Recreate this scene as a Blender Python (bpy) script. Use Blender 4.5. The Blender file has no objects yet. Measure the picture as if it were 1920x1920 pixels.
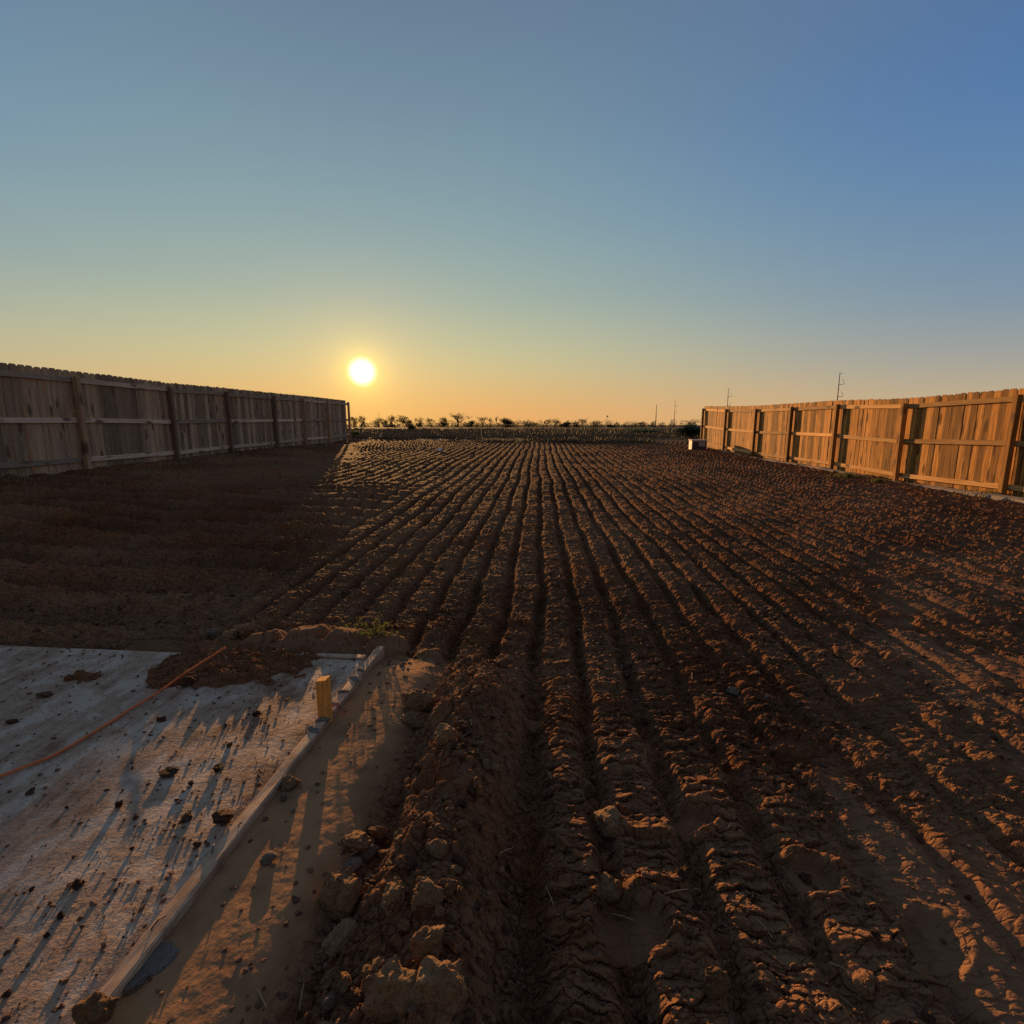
import bpy, bmesh, math, random
import numpy as np
from mathutils import Vector, Matrix

R = math.radians
random.seed(7)
rng = np.random.default_rng(11)
scene = bpy.context.scene
col = scene.collection

# ------------------------------------------------------------------ camera
CAM_Z = 1.17
PITCH = math.atan(165 / 960)
cam = bpy.data.cameras.new('camera')
camo = bpy.data.objects.new('camera', cam)
col.objects.link(camo)
scene.camera = camo
cam.sensor_width = 36.0
cam.lens = 18.0
cam.clip_start = 0.05
cam.clip_end = 6000
camo.location = (0, 0, CAM_Z)
camo.rotation_euler = (R(90) - PITCH, 0, 0)

# ------------------------------------------------------------------ sky, sun, exposure
EXPO = 0.5                                    # stops; the sky is scaled so that it shows as in the photograph
SUN_EL, SUN_AZ = R(5.36), R(-15.84)            # azimuth from +Y towards +X
sun_dir = Vector((math.sin(SUN_AZ) * math.cos(SUN_EL), math.cos(SUN_AZ) * math.cos(SUN_EL), math.sin(SUN_EL)))

def srgb(r, g, b):
    f = lambda c: c / 12.92 if c <= 0.04045 else ((c + 0.055) / 1.055) ** 2.4
    return (f(r / 255), f(g / 255), f(b / 255), 1.0)

world = bpy.data.worlds.new("World")
scene.world = world
world.use_nodes = True
wt = world.node_tree
wt.nodes.clear()
WN = lambda t: wt.nodes.new(t)
WL = wt.links.new

def wmath(op, a, b=None, c=None, clamp=False):
    n = WN('ShaderNodeMath'); n.operation = op; n.use_clamp = clamp
    for i, v in enumerate((a, b, c)):
        if v is None: continue
        if hasattr(v, 'links'): WL(v, n.inputs[i])
        else: n.inputs[i].default_value = v
    return n.outputs[0]

def wmix(fac, a, b, mode='MIX'):
    n = WN('ShaderNodeMix'); n.data_type = 'RGBA'; n.blend_type = mode
    for i, v in ((0, fac), (6, a), (7, b)):
        if hasattr(v, 'links'): WL(v, n.inputs[i])
        else: n.inputs[i].default_value = v
    return n.outputs[2]

def wsmooth(x, lo, hi):
    n = WN('ShaderNodeMapRange'); n.interpolation_type = 'SMOOTHSTEP'
    WL(x, n.inputs[0]); n.inputs[1].default_value = lo; n.inputs[2].default_value = hi
    return n.outputs[0]

def wramp(x, stops):
    n = WN('ShaderNodeValToRGB'); n.color_ramp.interpolation = 'B_SPLINE'
    cr = n.color_ramp
    while len(cr.elements) < len(stops): cr.elements.new(0.5)
    for e, (p, c) in zip(cr.elements, stops):
        e.position = p; e.color = srgb(*c)
    WL(x, n.inputs[0])
    return n.outputs[0]

tc = WN('ShaderNodeTexCoord')
nrm = WN('ShaderNodeVectorMath'); nrm.operation = 'NORMALIZE'; WL(tc.outputs['Generated'], nrm.inputs[0])
sep = WN('ShaderNodeSeparateXYZ'); WL(nrm.outputs[0], sep.inputs[0])
elev = wmath('MULTIPLY', wmath('ARCSINE', sep.outputs[2]), 180 / math.pi)
elev01 = wmath('DIVIDE', wmath('MAXIMUM', elev, 0.0), 60.0, clamp=True)
dot = WN('ShaderNodeVectorMath'); dot.operation = 'DOT_PRODUCT'
WL(nrm.outputs[0], dot.inputs[0]); dot.inputs[1].default_value = sun_dir
gang = wmath('MULTIPLY', wmath('ARCCOSINE', wmath('MINIMUM', dot.outputs['Value'], 1.0)), 180 / math.pi)
E_ = lambda d: d / 60.0
sunny = wramp(elev01, [(0, (236, 172, 103)), (E_(2.5), (231, 182, 115)), (E_(5.5), (214, 196, 142)), (E_(8.5), (196, 196, 157)),
                       (E_(12.5), (168, 183, 167)), (E_(19), (140, 168, 174)), (E_(27), (122, 150, 167)), (E_(36), (101, 126, 152)), (1, (108, 122, 142))])
away = wramp(elev01, [(0, (214, 180, 132)), (E_(3), (186, 174, 150)), (E_(6), (156, 162, 162)), (E_(10), (127, 151, 172)),
                      (E_(17), (101, 138, 176)), (E_(23), (86, 125, 176)), (E_(29), (78, 116, 166)), (1, (108, 122, 142))])
azdot = WN('ShaderNodeVectorMath'); azdot.operation = 'DOT_PRODUCT'
flat = WN('ShaderNodeCombineXYZ'); WL(sep.outputs[0], flat.inputs[0]); WL(sep.outputs[1], flat.inputs[1])
fn = WN('ShaderNodeVectorMath'); fn.operation = 'NORMALIZE'; WL(flat.outputs[0], fn.inputs[0])
WL(fn.outputs[0], azdot.inputs[0]); azdot.inputs[1].default_value = (math.sin(SUN_AZ), math.cos(SUN_AZ), 0)
azang = wmath('MULTIPLY', wmath('ARCCOSINE', wmath('MAXIMUM', wmath('MINIMUM', azdot.outputs['Value'], 1.0), -1.0)), 180 / math.pi)
grad = wmix(wsmooth(azang, 8, 66), sunny, away)
grad = wmix(wsmooth(azang, 65, 150), grad, wmix(1.0, grad, (1.0, 0.72, 0.58, 1), 'MULTIPLY'))   # the eastern sky is darker and rosier
sky = WN('ShaderNodeTexSky')
sky.sky_type = 'NISHITA'; sky.sun_disc = False
sky.sun_elevation = SUN_EL; sky.sun_rotation = SUN_AZ
sky.air_density = 1.3; sky.dust_density = 0.6; sky.ozone_density = 2.0
nish = wmix(1.0, sky.outputs[0], (0.05, 0.05, 0.05, 1), 'MULTIPLY')
nish = wmix(1.0, nish, (1, 0.9, 0.8, 1), 'DARKEN')
base = wmix(0.08, grad, nish)
# the sun's aureole and its over-exposed disc
g1 = wmath('EXPONENT', wmath('DIVIDE', gang, -4.2))
g2 = wmath('EXPONENT', wmath('DIVIDE', gang, -1.05))
base = wmix(1.0, base, wmix(g1, (0, 0, 0, 1), (0.38, 0.15, 0.0, 1)), 'ADD')
base = wmix(1.0, base, wmix(g2, (0, 0, 0, 1), (1.1, 0.95, 0.10, 1)), 'ADD')
disc = wmath('SUBTRACT', 1.0, wsmooth(gang, 0.2, 1.7))
base = wmix(1.0, base, wmix(disc, (0, 0, 0, 1), (2.2, 2.1, 1.7, 1)), 'ADD')
bg = WN('ShaderNodeBackground'); WL(base, bg.inputs[0]); bg.inputs[1].default_value = 2 ** -EXPO
wo = WN('ShaderNodeOutputWorld'); WL(bg.outputs[0], wo.inputs[0])

sl = bpy.data.lights.new('sun', 'SUN')
sl.energy = 5.0
sl.angle = R(0.53)
sl.color = (1.0, 0.51, 0.175)
slo = bpy.data.objects.new('sun', sl)
col.objects.link(slo)
slo.rotation_euler = sun_dir.to_track_quat('Z', 'Y').to_euler()
slo.location = (0, 0, 20)

scene.view_settings.view_transform = 'Standard'
scene.view_settings.look = 'None'
scene.view_settings.gamma = 1.0
scene.view_settings.exposure = EXPO
scene.view_settings.use_curve_mapping = False
scene.render.engine = 'CYCLES'
scene.cycles.use_denoising = False
scene.cycles.max_bounces = 5
scene.cycles.diffuse_bounces = 3
scene.cycles.volume_bounces = 0

# ------------------------------------------------------------------ pixel -> place
CP, SP = math.cos(PITCH), math.sin(PITCH)
def ray(px, py):
    dx, dy = px - 960, py - 960
    return np.array([dx, 960 * CP - dy * SP, -(dy * CP + 960 * SP)], float)
def on_plane(px, py, z):
    r = ray(px, py); t = (z - CAM_Z) / r[2]
    return r[0] * t, r[1] * t, t          # t = metres per pixel there
def at_dist(px, py, Y):
    r = ray(px, py); t = Y / r[1]
    return np.array([0, 0, CAM_Z]) + r * t, t

# ------------------------------------------------------------------ noise
def hsh(ix, iy, seed):
    h = (ix.astype(np.int64) * 374761393 + iy.astype(np.int64) * 668265263 + seed * 1442695041) & 0xFFFFFFFF
    h = ((h ^ (h >> 13)) * 1274126177) & 0xFFFFFFFF
    h = (h ^ (h >> 16)) * 2246822519 & 0xFFFFFFFF
    return ((h ^ (h >> 15)) & 0xFFFFFF) / float(0x1000000)
def vn(x, y, seed=0):
    ix, iy = np.floor(x), np.floor(y)
    fx, fy = x - ix, y - iy
    fx = fx * fx * fx * (fx * (fx * 6 - 15) + 10); fy = fy * fy * fy * (fy * (fy * 6 - 15) + 10)
    a = hsh(ix, iy, seed); b = hsh(ix + 1, iy, seed); c = hsh(ix, iy + 1, seed); d = hsh(ix + 1, iy + 1, seed)
    return (a + (b - a) * fx) * (1 - fy) + (c + (d - c) * fx) * fy - 0.5
def fbm(x, y, seed=0, oct=4, gain=0.5):
    s, a = 0, 1.0
    for o in range(oct):
        s = s + a * vn(x, y, seed + o * 17); a *= gain; x = x * 2.03 + 5.1; y = y * 2.03 - 3.7
    return s
def worley(x, y, seed=0, jit=0.9):
    ix, iy = np.floor(x), np.floor(y)
    f1 = np.full(x.shape, 9.0); f2 = np.full(x.shape, 9.0); r = np.zeros(x.shape); ox = np.zeros(x.shape); oy = np.zeros(x.shape)
    for i in (-1, 0, 1):
        for j in (-1, 0, 1):
            cx, cy = ix + i, iy + j
            qx = cx + 0.5 + jit * (hsh(cx, cy, seed) - 0.5) - x
            qy = cy + 0.5 + jit * (hsh(cx, cy, seed + 91) - 0.5) - y
            d = qx * qx + qy * qy
            m = d < f1
            f2 = np.where(m, f1, np.minimum(f2, d))
            f1 = np.where(m, d, f1); ox = np.where(m, qx, ox); oy = np.where(m, qy, oy)
            r = np.where(m, hsh(cx, cy, seed + 57), r)
    return np.sqrt(f1), np.sqrt(f2), r, ox, oy
def sst(x, a, b):
    t = np.clip((x - a) / (b - a), 0, 1); return t * t * (3 - 2 * t)
def lerp(a, b, t): return a + (b - a) * t

# ------------------------------------------------------------------ places of the slab
SLAB_C = np.array(on_plane(690, 1236, 0.0)[:2])                       # its far right corner
_p = np.array(on_plane(168, 1885, 0.0)[:2])
SA = (SLAB_C - _p) / np.linalg.norm(SLAB_C - _p)                      # along the long form board
SB = np.array([-SA[1], SA[0]])                                        # to the left
def slab_uv(x, y):
    return (x - SLAB_C[0]) * SA[0] + (y - SLAB_C[1]) * SA[1], (x - SLAB_C[0]) * SB[0] + (y - SLAB_C[1]) * SB[1]
def slab_xy(a, b):
    return SLAB_C[0] + SA[0] * a + SB[0] * b, SLAB_C[1] + SA[1] * a + SB[1] * b

FAZ = R(3.0)                                                          # direction of the furrows
FOOT = [(1612, 1306, .085, .06, .6), (1800, 1342, .085, .06, 1.2), (1480, 1400, .10, .045, .2), (812, 1530, .085, .05, -.5),
        (1180, 1758, .10, .07, .1), (1300, 1548, .075, .06, .4), (1525, 1652, .075, .065, .3), (1690, 1253, .09, .05, .3),
        (1750, 1770, .08, .06, .8), (1000, 1352, .06, .05, .3), (1745, 1082, .12, .07, .2), (1680, 1165, .14, .09, .4)]
FOOT = [(*on_plane(a, b, -0.1)[:2], c, d, e) for a, b, c, d, e in FOOT]

def ground(x, y, lod=None):
    """height, dryness and smoothness of the ground at x, y (arrays)"""
    r = np.hypot(x, y)
    lod = r if lod is None else lod
    # broad shape
    yy = np.clip(y, 0, 40)
    zl = 0.33 + 0.0075 * (yy - 9); zr = -0.075 + 0.013 * (yy - 9)
    zc = -0.085 + 0.285 * sst(yy, 1.5, 30)
    zm = zc + 0.10 * sst(yy, 2.6, 6)
    b = np.where(x < -3, lerp(zm, zl, np.clip((-3 - x) / 5.4, 0, 1.3)), np.where(x < 0, lerp(zc, zm, sst(-x, 0, 3)), lerp(zc, zr, np.clip(x / 8.2, 0, 1.4))))
    far = 0.30 - 1.8 * sst(y, 40, 420)
    b = lerp(b, far, sst(np.maximum(y - 24, np.abs(x) - 14), 0, 14))
    b = b + 0.05 * fbm(x * 0.35, y * 0.35, 3, 2) * sst(r, 3, 9)
    wild = sst(y + 1.4 * fbm(x * 0.5, y * 0.5, 5, 3), 26.5, 29)       # rough grassland past the ploughing
    wild = np.maximum(wild, sst(np.abs(x), 9.3, 10.5))
    # furrows
    u = x * math.cos(FAZ) - y * math.sin(FAZ); v = x * math.sin(FAZ) + y * math.cos(FAZ)
    uw = u + 0.045 * fbm(u * 0.8, v * 0.55, 21, 2) + 0.028 * fbm(u * 3, v * 2.1, 22, 2) + 0.10 * vn(u * .2, v * .12, 23)
    ph = (uw - 0.005) / 0.235
    k = np.floor(ph); d = np.abs(ph - k - 0.5) * 2
    kr = hsh(k, k * 0, 31)
    edge = 0.11 * fbm(u * 9, v * 9, 24, 2)
    ridge = 1 - sst(d + edge, 0.42 + 0.12 * kr, 0.98)
    near = 1 - sst(y, 2.45, 2.75)
    lo = lerp(-2.25 + 0 * y, 0.0 * y, near) - 2.6 * sst(y, 4, 12) - 3.4 * sst(y, 12, 24)
    hi = np.interp(y, [.5, .87, 2.1, 3.1, 6, 12, 26], [.55, .58, 1.1, 2.1, 3.8, 6.0, 7.6])
    fur = sst(u - lo + .15 * vn(u * 2, v * 2, 8), -0.10, 0.10 + .5 * (1 - near)) * (1 - sst(u - hi + 0.6 * fbm(u, v, 25, 2), -0.25, 0.22 + 0.16 * y))
    fur = fur * (1 - wild)
    tramp = sst(u - hi, -.1, .35) * (1 - sst(y, 3.2, 6)) * sst(y, -.5, .3)
    fur = np.maximum(fur, .42 * sst(u - hi, -.3, 0) * (1 - sst(u - hi, 1.0, 2.4)) * (1 - wild) * sst(y, .2, .6) * (1 - sst(y, 8, 14)))   # trodden ground at the right
    fa = lerp(0.078, 0.062, sst(y, 1.2, 4)) + 0.03 * sst(y, 5, 14)
    fa = fa * (0.8 + 0.5 * vn(u * 1.3, v * 0.8, 26) + 0.25 * (kr - .5))
    h = fur * fa * (ridge - 0.55) * (1 + .25 * (1 - ridge) * fbm(u * 5, v * 5, 27, 2))
    h = h - .035 * np.exp(-((u - .0) / .05) ** 2) * sst(y, .2, .6) * (1 - sst(y, 2.2, 2.8))
    # headland: shallow cross ridges left, beyond the slab
    hl = sst(-u, 1.9, 2.6) * sst(y, 2.3, 2.7) * (1 - sst(y, 6, 11)) * (1 - wild)
    h = h + hl * (0.06 + .04 * fbm(x * 1.3, y * 1.3, 64, 2)) * np.sin(2 * math.pi * (y + .25 * fbm(x * .7, y * .7, 61, 3)) / 0.55)
    # berm of spilled soil between the form board and the first furrow
    cx = -0.255 + 0.05 * vn(v * 2.1, v * 0, 41)
    bw = 0.205 + 0.05 * vn(v * 3, v * 0, 42)
    bt = np.clip(1 - ((u - cx) / bw) ** 2, 0, 1)
    berm = bt * sst(y, -0.6, .4) * (1 - sst(y, 2.15, 2.65))
    h = h + berm * (0.135 + 0.07 * fbm(u * 3, v * 2.5, 43, 2))
    # cracked clay mound behind the slab corner
    mx, my, _ = on_plane(590, 1205, 0.02)
    mq = ((x - mx) / 0.52) ** 2 + ((y - my - .10) / 0.20) ** 2
    mound = np.clip(1 - mq, 0, 1) ** 0.6
    h = h + mound * (0.10 + .02 * fbm(x * 4, y * 4, 44, 3))
    mf1, mf2, _, _, _ = worley(x * 5 + fbm(x * 9, y * 9, 3, 3) * .9, y * 7 + fbm(x * 8, y * 8, 4, 3) * .9, 77)
    h = h - sst(mound, 0.15, .4) * 0.011 * (1 - sst(mf2 - mf1, 0.0, 0.045))
    # smooth patches: sand strip beside the board, boot prints, wheel tracks
    sa, sb = slab_uv(x, y)
    strip = sst(-sb, 0.0, .03) * (1 - sst(-sb + .05 * vn(x * 6, y * 6, 45), 0.27, 0.44)) * (1 - sst(sa, -.15, .35)) * (1 - sst(berm, .2, .5))
    foot = np.zeros_like(x)
    for fx, fy, a_, b_, rot in FOOT:
        c, s = math.cos(rot), math.sin(rot)
        q = (((x - fx) * c + (y - fy) * s) / a_) ** 2 + ((-(x - fx) * s + (y - fy) * c) / b_) ** 2
        q = q * (1 + .5 * vn(x * 14, y * 14, 46))
        m = 1 - sst(q, 0.55, 1.05)
        foot = np.maximum(foot, m)
        h = lerp(h, -0.016 + .4 * h, m) + 0.014 * np.exp(-((q - 1.5) / .45) ** 2)
    tr = np.zeros_like(x)
    for (ax, ay), (bx_, by_), w in ((on_plane(1545, 1440, -.1)[:2], on_plane(1830, 1860, -.1)[:2], .055), (on_plane(1800, 1560, -.1)[:2], on_plane(1990, 1760, -.1)[:2], .07),
                                    (on_plane(1560, 1120, -.1)[:2], on_plane(1820, 1330, -.1)[:2], .05)):
        L = math.hypot(bx_ - ax, by_ - ay); tx, ty = (bx_ - ax) / L, (by_ - ay) / L
        al = (x - ax) * tx + (y - ay) * ty; ac = -(x - ax) * ty + (y - ay) * tx
        tr = np.maximum(tr, sst(al, -.1, .1) * (1 - sst(al, L - .1, L + .1)) * (1 - sst(np.abs(ac + .03 * vn(al * 6, al * 0, 9)) / w + .7 * vn(x * 12, y * 12, 47), .5, 1.1)))
    tsm = tramp * sst(fbm(x * 2.6, y * 1.7, 62, 3) + .25 * vn(x * 17, y * 17, 63), -.02, .25) * .75
    smooth = np.clip(np.maximum(np.maximum(np.maximum(strip, tsm), foot), np.maximum(tr * .6, sst(mound, .05, .4) * .95)), 0, 1)
    rough = 1 - smooth
    h = lerp(h, h * .55, tr)
    # tilted plates of broken crust on the ridges
    nearw = 1 - sst(lod, 5, 11)
    pw = rough * ridge * fur * (1 - .35 * sst(lod, 2.5, 5))
    us, vs = u + .02 * fbm(u * 10, v * 10, 51, 2), v + .015 * fbm(u * 14, v * 10, 52, 2) + .05 * fbm(u * 5, v * 3, 50, 2)
    f1, f2, rr, ox, oy = worley(us / 0.095, vs / 0.034, 53)
    plate = 0.013 * (rr - 0.4) + 0.014 * np.clip(oy, -.8, .8) - 0.006 * (1 - sst(f2 - f1, 0, 0.13))
    h = h + pw * nearw * plate * (0.75 + 0.9 * vn(u * 4, v * 3, 55))
    shift = pw * nearw * np.clip(oy, 0, 1) * 0.009                    # edges lean out
    f1, f2, rr, ox, oy = worley(us / 0.21, vs / 0.10, 54)
    h = h + pw * (0.025 * (rr - 0.4) + 0.020 * np.clip(oy, -.8, .8)) * lerp(.7, 0.55, nearw)
    # clods
    cw = rough * np.clip(1.1 - 0.75 * rough * ridge * fur, 0, 1) * (1 - .45 * tramp)
    for sc_, amp, sd, den in ((0.19, .024, 71, .42), (0.085, .020, 72, .5), (0.042, .013, 73, .6), (0.021, .0065, 74, .7)):
        f1, f2, rr, ox, oy = worley(x / sc_ + .3 * vn(x / sc_ * 2, y / sc_ * 2, sd), y / sc_, sd)
        cl = np.sqrt(np.clip(1 - (f1 / (0.28 + .3 * rr)) ** 2, 0, 1)) * (rr < den)
        fade = 1 - sst(lod, 40 * sc_ ** .5, 90 * sc_ ** .5)
        patch = .55 + .9 * vn(x * 1.1, y * 1.1, sd + 300)
        h = h + cw * amp * cl * fade * np.clip(patch + .5, .1, 1.6) * (1 - .8 * wild)
    h = h + rough * (0.022 * fbm(x * 4.5, y * 4.5, 81, 4, .55) + .010 * fbm(x * 27, y * 27, 83, 2) * (1 - sst(lod, 4, 9))) * (1 - .5 * wild)
    h = h + (1 - rough) * (0.010 * fbm(x * 7, y * 7, 84, 3) + .0025 * fbm(x * 40, y * 40, 85, 2))
    h = h + rough * sst(lod, 5, 12) * .014 * fbm(x * 3.1, y * 2.4, 86, 2)
    z = b + h
    z = lerp(z, -0.010 + .002 * fbm(x * 7, y * 7, 84, 3) + .0018 * fbm(x * 40, y * 40, 85, 3) + .0015 * fbm(x * 18, y * 26, 89, 2), strip)
    # under the slab
    inside = sst(-sa, -.03, 0.02) * sst(sb, -.03, .02)
    z = lerp(z, -0.13 + 0 * z, inside)
    # keep soil below the top of the form board just outside it
    nb = (1 - sst(np.abs(sb + .03), .05, .16)) * (1 - sst(sa, .0, .2))
    z = lerp(z, np.minimum(z, -0.015), nb)
    # soil lies a little higher along the far edge of the slab
    bk = np.exp(-((sa - .18) / .13) ** 2) * sst(sb, .05, .3)
    z = z + bk * (.025 + .04 * vn(x * 2.2, y * 2.2, 88))
    dry = np.clip(.42 + .9 * fbm(x * .9, y * .9, 91, 3) + .35 * (ridge - .5) * fur + .35 * np.clip(h / .06, -1, 1) * .5, 0, 1)
    dry = np.clip(np.maximum(dry, strip * .95) + .25 * tr + .30 * tramp, 0, 1)
    return z, dry, smooth, wild, shift, strip

# ------------------------------------------------------------------ materials
def new_mat(name):
    m = bpy.data.materials.new(name); m.use_nodes = True
    nt = m.node_tree; nt.nodes.clear()
    o = nt.nodes.new('ShaderNodeOutputMaterial'); p = nt.nodes.new('ShaderNodeBsdfPrincipled')
    nt.links.new(p.outputs[0], o.inputs[0])
    p.inputs['Roughness'].default_value = 0.9
    p.inputs['Specular IOR Level'].default_value = 0.2
    return m, nt, p
class NT:
    def __init__(s, nt): s.nt = nt
    def n(s, t, **kw):
        x = s.nt.nodes.new(t)
        for k, v in kw.items(): setattr(x, k, v)
        return x
    def set(s, sock, v):
        if hasattr(v, 'links'): s.nt.links.new(v, sock)
        else: sock.default_value = v
    def mix(s, f, a, b, mode='MIX'):
        x = s.n('ShaderNodeMix', data_type='RGBA', blend_type=mode)
        s.set(x.inputs[0], f); s.set(x.inputs[6], a); s.set(x.inputs[7], b); return x.outputs[2]
    def math(s, op, a, b=0.0, clamp=False):
        x = s.n('ShaderNodeMath', operation=op, use_clamp=clamp); s.set(x.inputs[0], a); s.set(x.inputs[1], b); return x.outputs[0]
    def noise(s, vec, scale, detail=4, rough=.55, dist=0.0):
        x = s.n('ShaderNodeTexNoise'); s.set(x.inputs['Vector'], vec); x.inputs['Scale'].default_value = scale
        x.inputs['Detail'].default_value = detail; x.inputs['Roughness'].default_value = rough; x.inputs['Distortion'].default_value = dist
        return x.outputs[0]
    def vor(s, vec, scale, out=0, feat='F1'):
        x = s.n('ShaderNodeTexVoronoi', feature=feat); s.set(x.inputs['Vector'], vec); x.inputs['Scale'].default_value = scale
        return x.outputs[out]
    def ss(s, v, lo, hi, a=0.0, b=1.0):
        x = s.n('ShaderNodeMapRange', interpolation_type='SMOOTHSTEP'); s.set(x.inputs[0], v)
        for i, q in enumerate((lo, hi, a, b)): x.inputs[i + 1].default_value = q
        return x.outputs[0]
    def mapping(s, vec, scale=(1, 1, 1), rot=(0, 0, 0), loc=None):
        x = s.n('ShaderNodeMapping'); s.set(x.inputs[0], vec); x.inputs['Scale'].default_value = scale; x.inputs['Rotation'].default_value = rot
        if loc is not None: s.set(x.inputs['Location'], loc)
        return x.outputs[0]
    def bump(s, h, strength, dist, nrm=None):
        x = s.n('ShaderNodeBump'); x.inputs['Strength'].default_value = strength; x.inputs['Distance'].default_value = dist
        s.set(x.inputs['Height'], h)
        if nrm is not None: s.set(x.inputs['Normal'], nrm)
        return x.outputs[0]
    def attr(s, name): return s.n('ShaderNodeAttribute', attribute_name=name).outputs['Fac']
    def pos(s): return s.n('ShaderNodeNewGeometry').outputs['Position']
    def obj(s): return s.n('ShaderNodeTexCoord').outputs['Object']
    def rnd(s): return s.n('ShaderNodeObjectInfo').outputs['Random']
    def objoff(s, k=37.0):
        t = s.n('ShaderNodeTexCoord').outputs['Object']; r = s.n('ShaderNodeObjectInfo').outputs['Random']
        c = s.n('ShaderNodeCombineXYZ'); q = s.math('MULTIPLY', r, k)
        s.set(c.inputs[0], q); s.set(c.inputs[1], s.math('MULTIPLY', r, k * 1.7)); s.set(c.inputs[2], s.math('MULTIPLY', r, k * 2.3))
        x = s.n('ShaderNodeVectorMath', operation='ADD'); s.set(x.inputs[0], t); s.set(x.inputs[1], c.outputs[0]); return x.outputs[0]

DAMP, DRY, SAND, CLAY = (.128, .061, .032, 1), (.25, .133, .068, 1), (.32, .178, .088, 1), (.215, .120, .068, 1)
def mat_soil():
    m, nt, p = new_mat('soil'); k = NT(nt); P = k.pos()
    dry, smo, wild, strip = k.attr('dry'), k.attr('smooth'), k.attr('wild'), k.attr('strip')
    n1 = k.noise(P, 9, 5, .6); n2 = k.noise(P, 55, 4, .65); n3 = k.noise(P, 1.3, 3)
    f = k.math('ADD', k.math('MULTIPLY', dry, .75), k.math('MULTIPLY', k.math('SUBTRACT', n1, .5), .9))
    f = k.math('ADD', f, k.math('MULTIPLY', k.math('SUBTRACT', n2, .5), .7), True)
    c = k.mix(f, DAMP, DRY)
    c = k.mix(k.ss(n3, .45, .7), c, k.mix(1.0, c, (1.05, .86, .72, 1), 'MULTIPLY'))
    c = k.mix(k.math('MULTIPLY', smo, .75), c, k.mix(n1, CLAY, (.17, .092, .053, 1)))
    c = k.mix(k.math('MULTIPLY', strip, k.ss(n1, .2, .6)), c, SAND)
    # pale specks of grit and straw
    sp = k.ss(k.vor(P, 75, 0), .10, .04); spr = k.vor(P, 75, 1)
    srgbn = k.n('ShaderNodeSeparateColor'); k.set(srgbn.inputs[0], spr)
    c = k.mix(k.math('MULTIPLY', k.math('MULTIPLY', sp, k.ss(srgbn.outputs[0], .86, .9)), .6), c, (.34, .26, .19, 1))
    g = k.mix(k.noise(P, .35, 5, .7), (.085, .064, .036, 1), (.19, .14, .080, 1))
    g = k.mix(k.ss(k.noise(P, .06, 4, .6), .4, .65), g, (.075, .062, .034, 1))
    c = k.mix(wild, c, g)
    k.set(p.inputs['Base Color'], c)
    p.inputs['Roughness'].default_value = .95
    p.inputs['Specular IOR Level'].default_value = .02
    h = k.math('ADD', k.math('MULTIPLY', k.noise(P, 150, 4, .7), .5), k.math('MULTIPLY', k.noise(P, 38, 4, .65), 1.3))
    wq = k.n('ShaderNodeVectorMath', operation='ADD'); k.set(wq.inputs[0], P)
    wc = k.n('ShaderNodeTexNoise'); k.set(wc.inputs['Vector'], P); wc.inputs['Scale'].default_value = 14
    ws = k.n('ShaderNodeVectorMath', operation='SCALE'); k.set(ws.inputs[0], wc.outputs['Color']); ws.inputs['Scale'].default_value = .06
    k.set(wq.inputs[1], ws.outputs[0])
    CQ = k.mapping(wq.outputs[0], (11, 30, 14), (0, 0, FAZ))
    ce = k.vor(CQ, 1.0, 0, 'DISTANCE_TO_EDGE'); cc_ = k.n('ShaderNodeSeparateColor'); k.set(cc_.inputs[0], k.vor(CQ, 1.0, 1))
    ck = k.math('ADD', k.math('MULTIPLY', k.ss(ce, 0.0, .10), 1.1), k.math('MULTIPLY', cc_.outputs[0], .7))
    h = k.math('ADD', h, k.math('MULTIPLY', ck, k.ss(strip, 0, .8, 1.0, .04)))
    hb = k.math('MULTIPLY', k.math('MULTIPLY', h, k.ss(smo, 0, 1, 1.0, .22)), k.ss(strip, 0, 1, 1.0, .9))
    k.set(p.inputs['Normal'], k.bump(hb, .8, .010))
    return m
def mat_clod(name, c0, c1, tint=None):
    m, nt, p = new_mat(name); k = NT(nt); P = k.objoff()
    n1 = k.noise(P, 2.3, 6, .65); n2 = k.noise(P, 11, 5, .65)
    f = k.math('ADD', k.math('MULTIPLY', n1, .9), k.math('MULTIPLY', k.rnd(), .4))
    c = k.mix(k.ss(f, .3, .95), c0, c1)
    c = k.mix(k.ss(n2, .52, .68), c, k.mix(1.0, c, (.55, .5, .46, 1), 'MULTIPLY'))
    k.set(p.inputs['Base Color'], c); p.inputs['Roughness'].default_value = .93; p.inputs['Specular IOR Level'].default_value = .15
    h = k.math('ADD', k.math('MULTIPLY', k.noise(P, 5, 6, .7), 1.0), k.math('MULTIPLY', k.noise(P, 26, 4, .7), .3))
    k.set(p.inputs['Normal'], k.bump(h, .8, .09))
    return m
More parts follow.
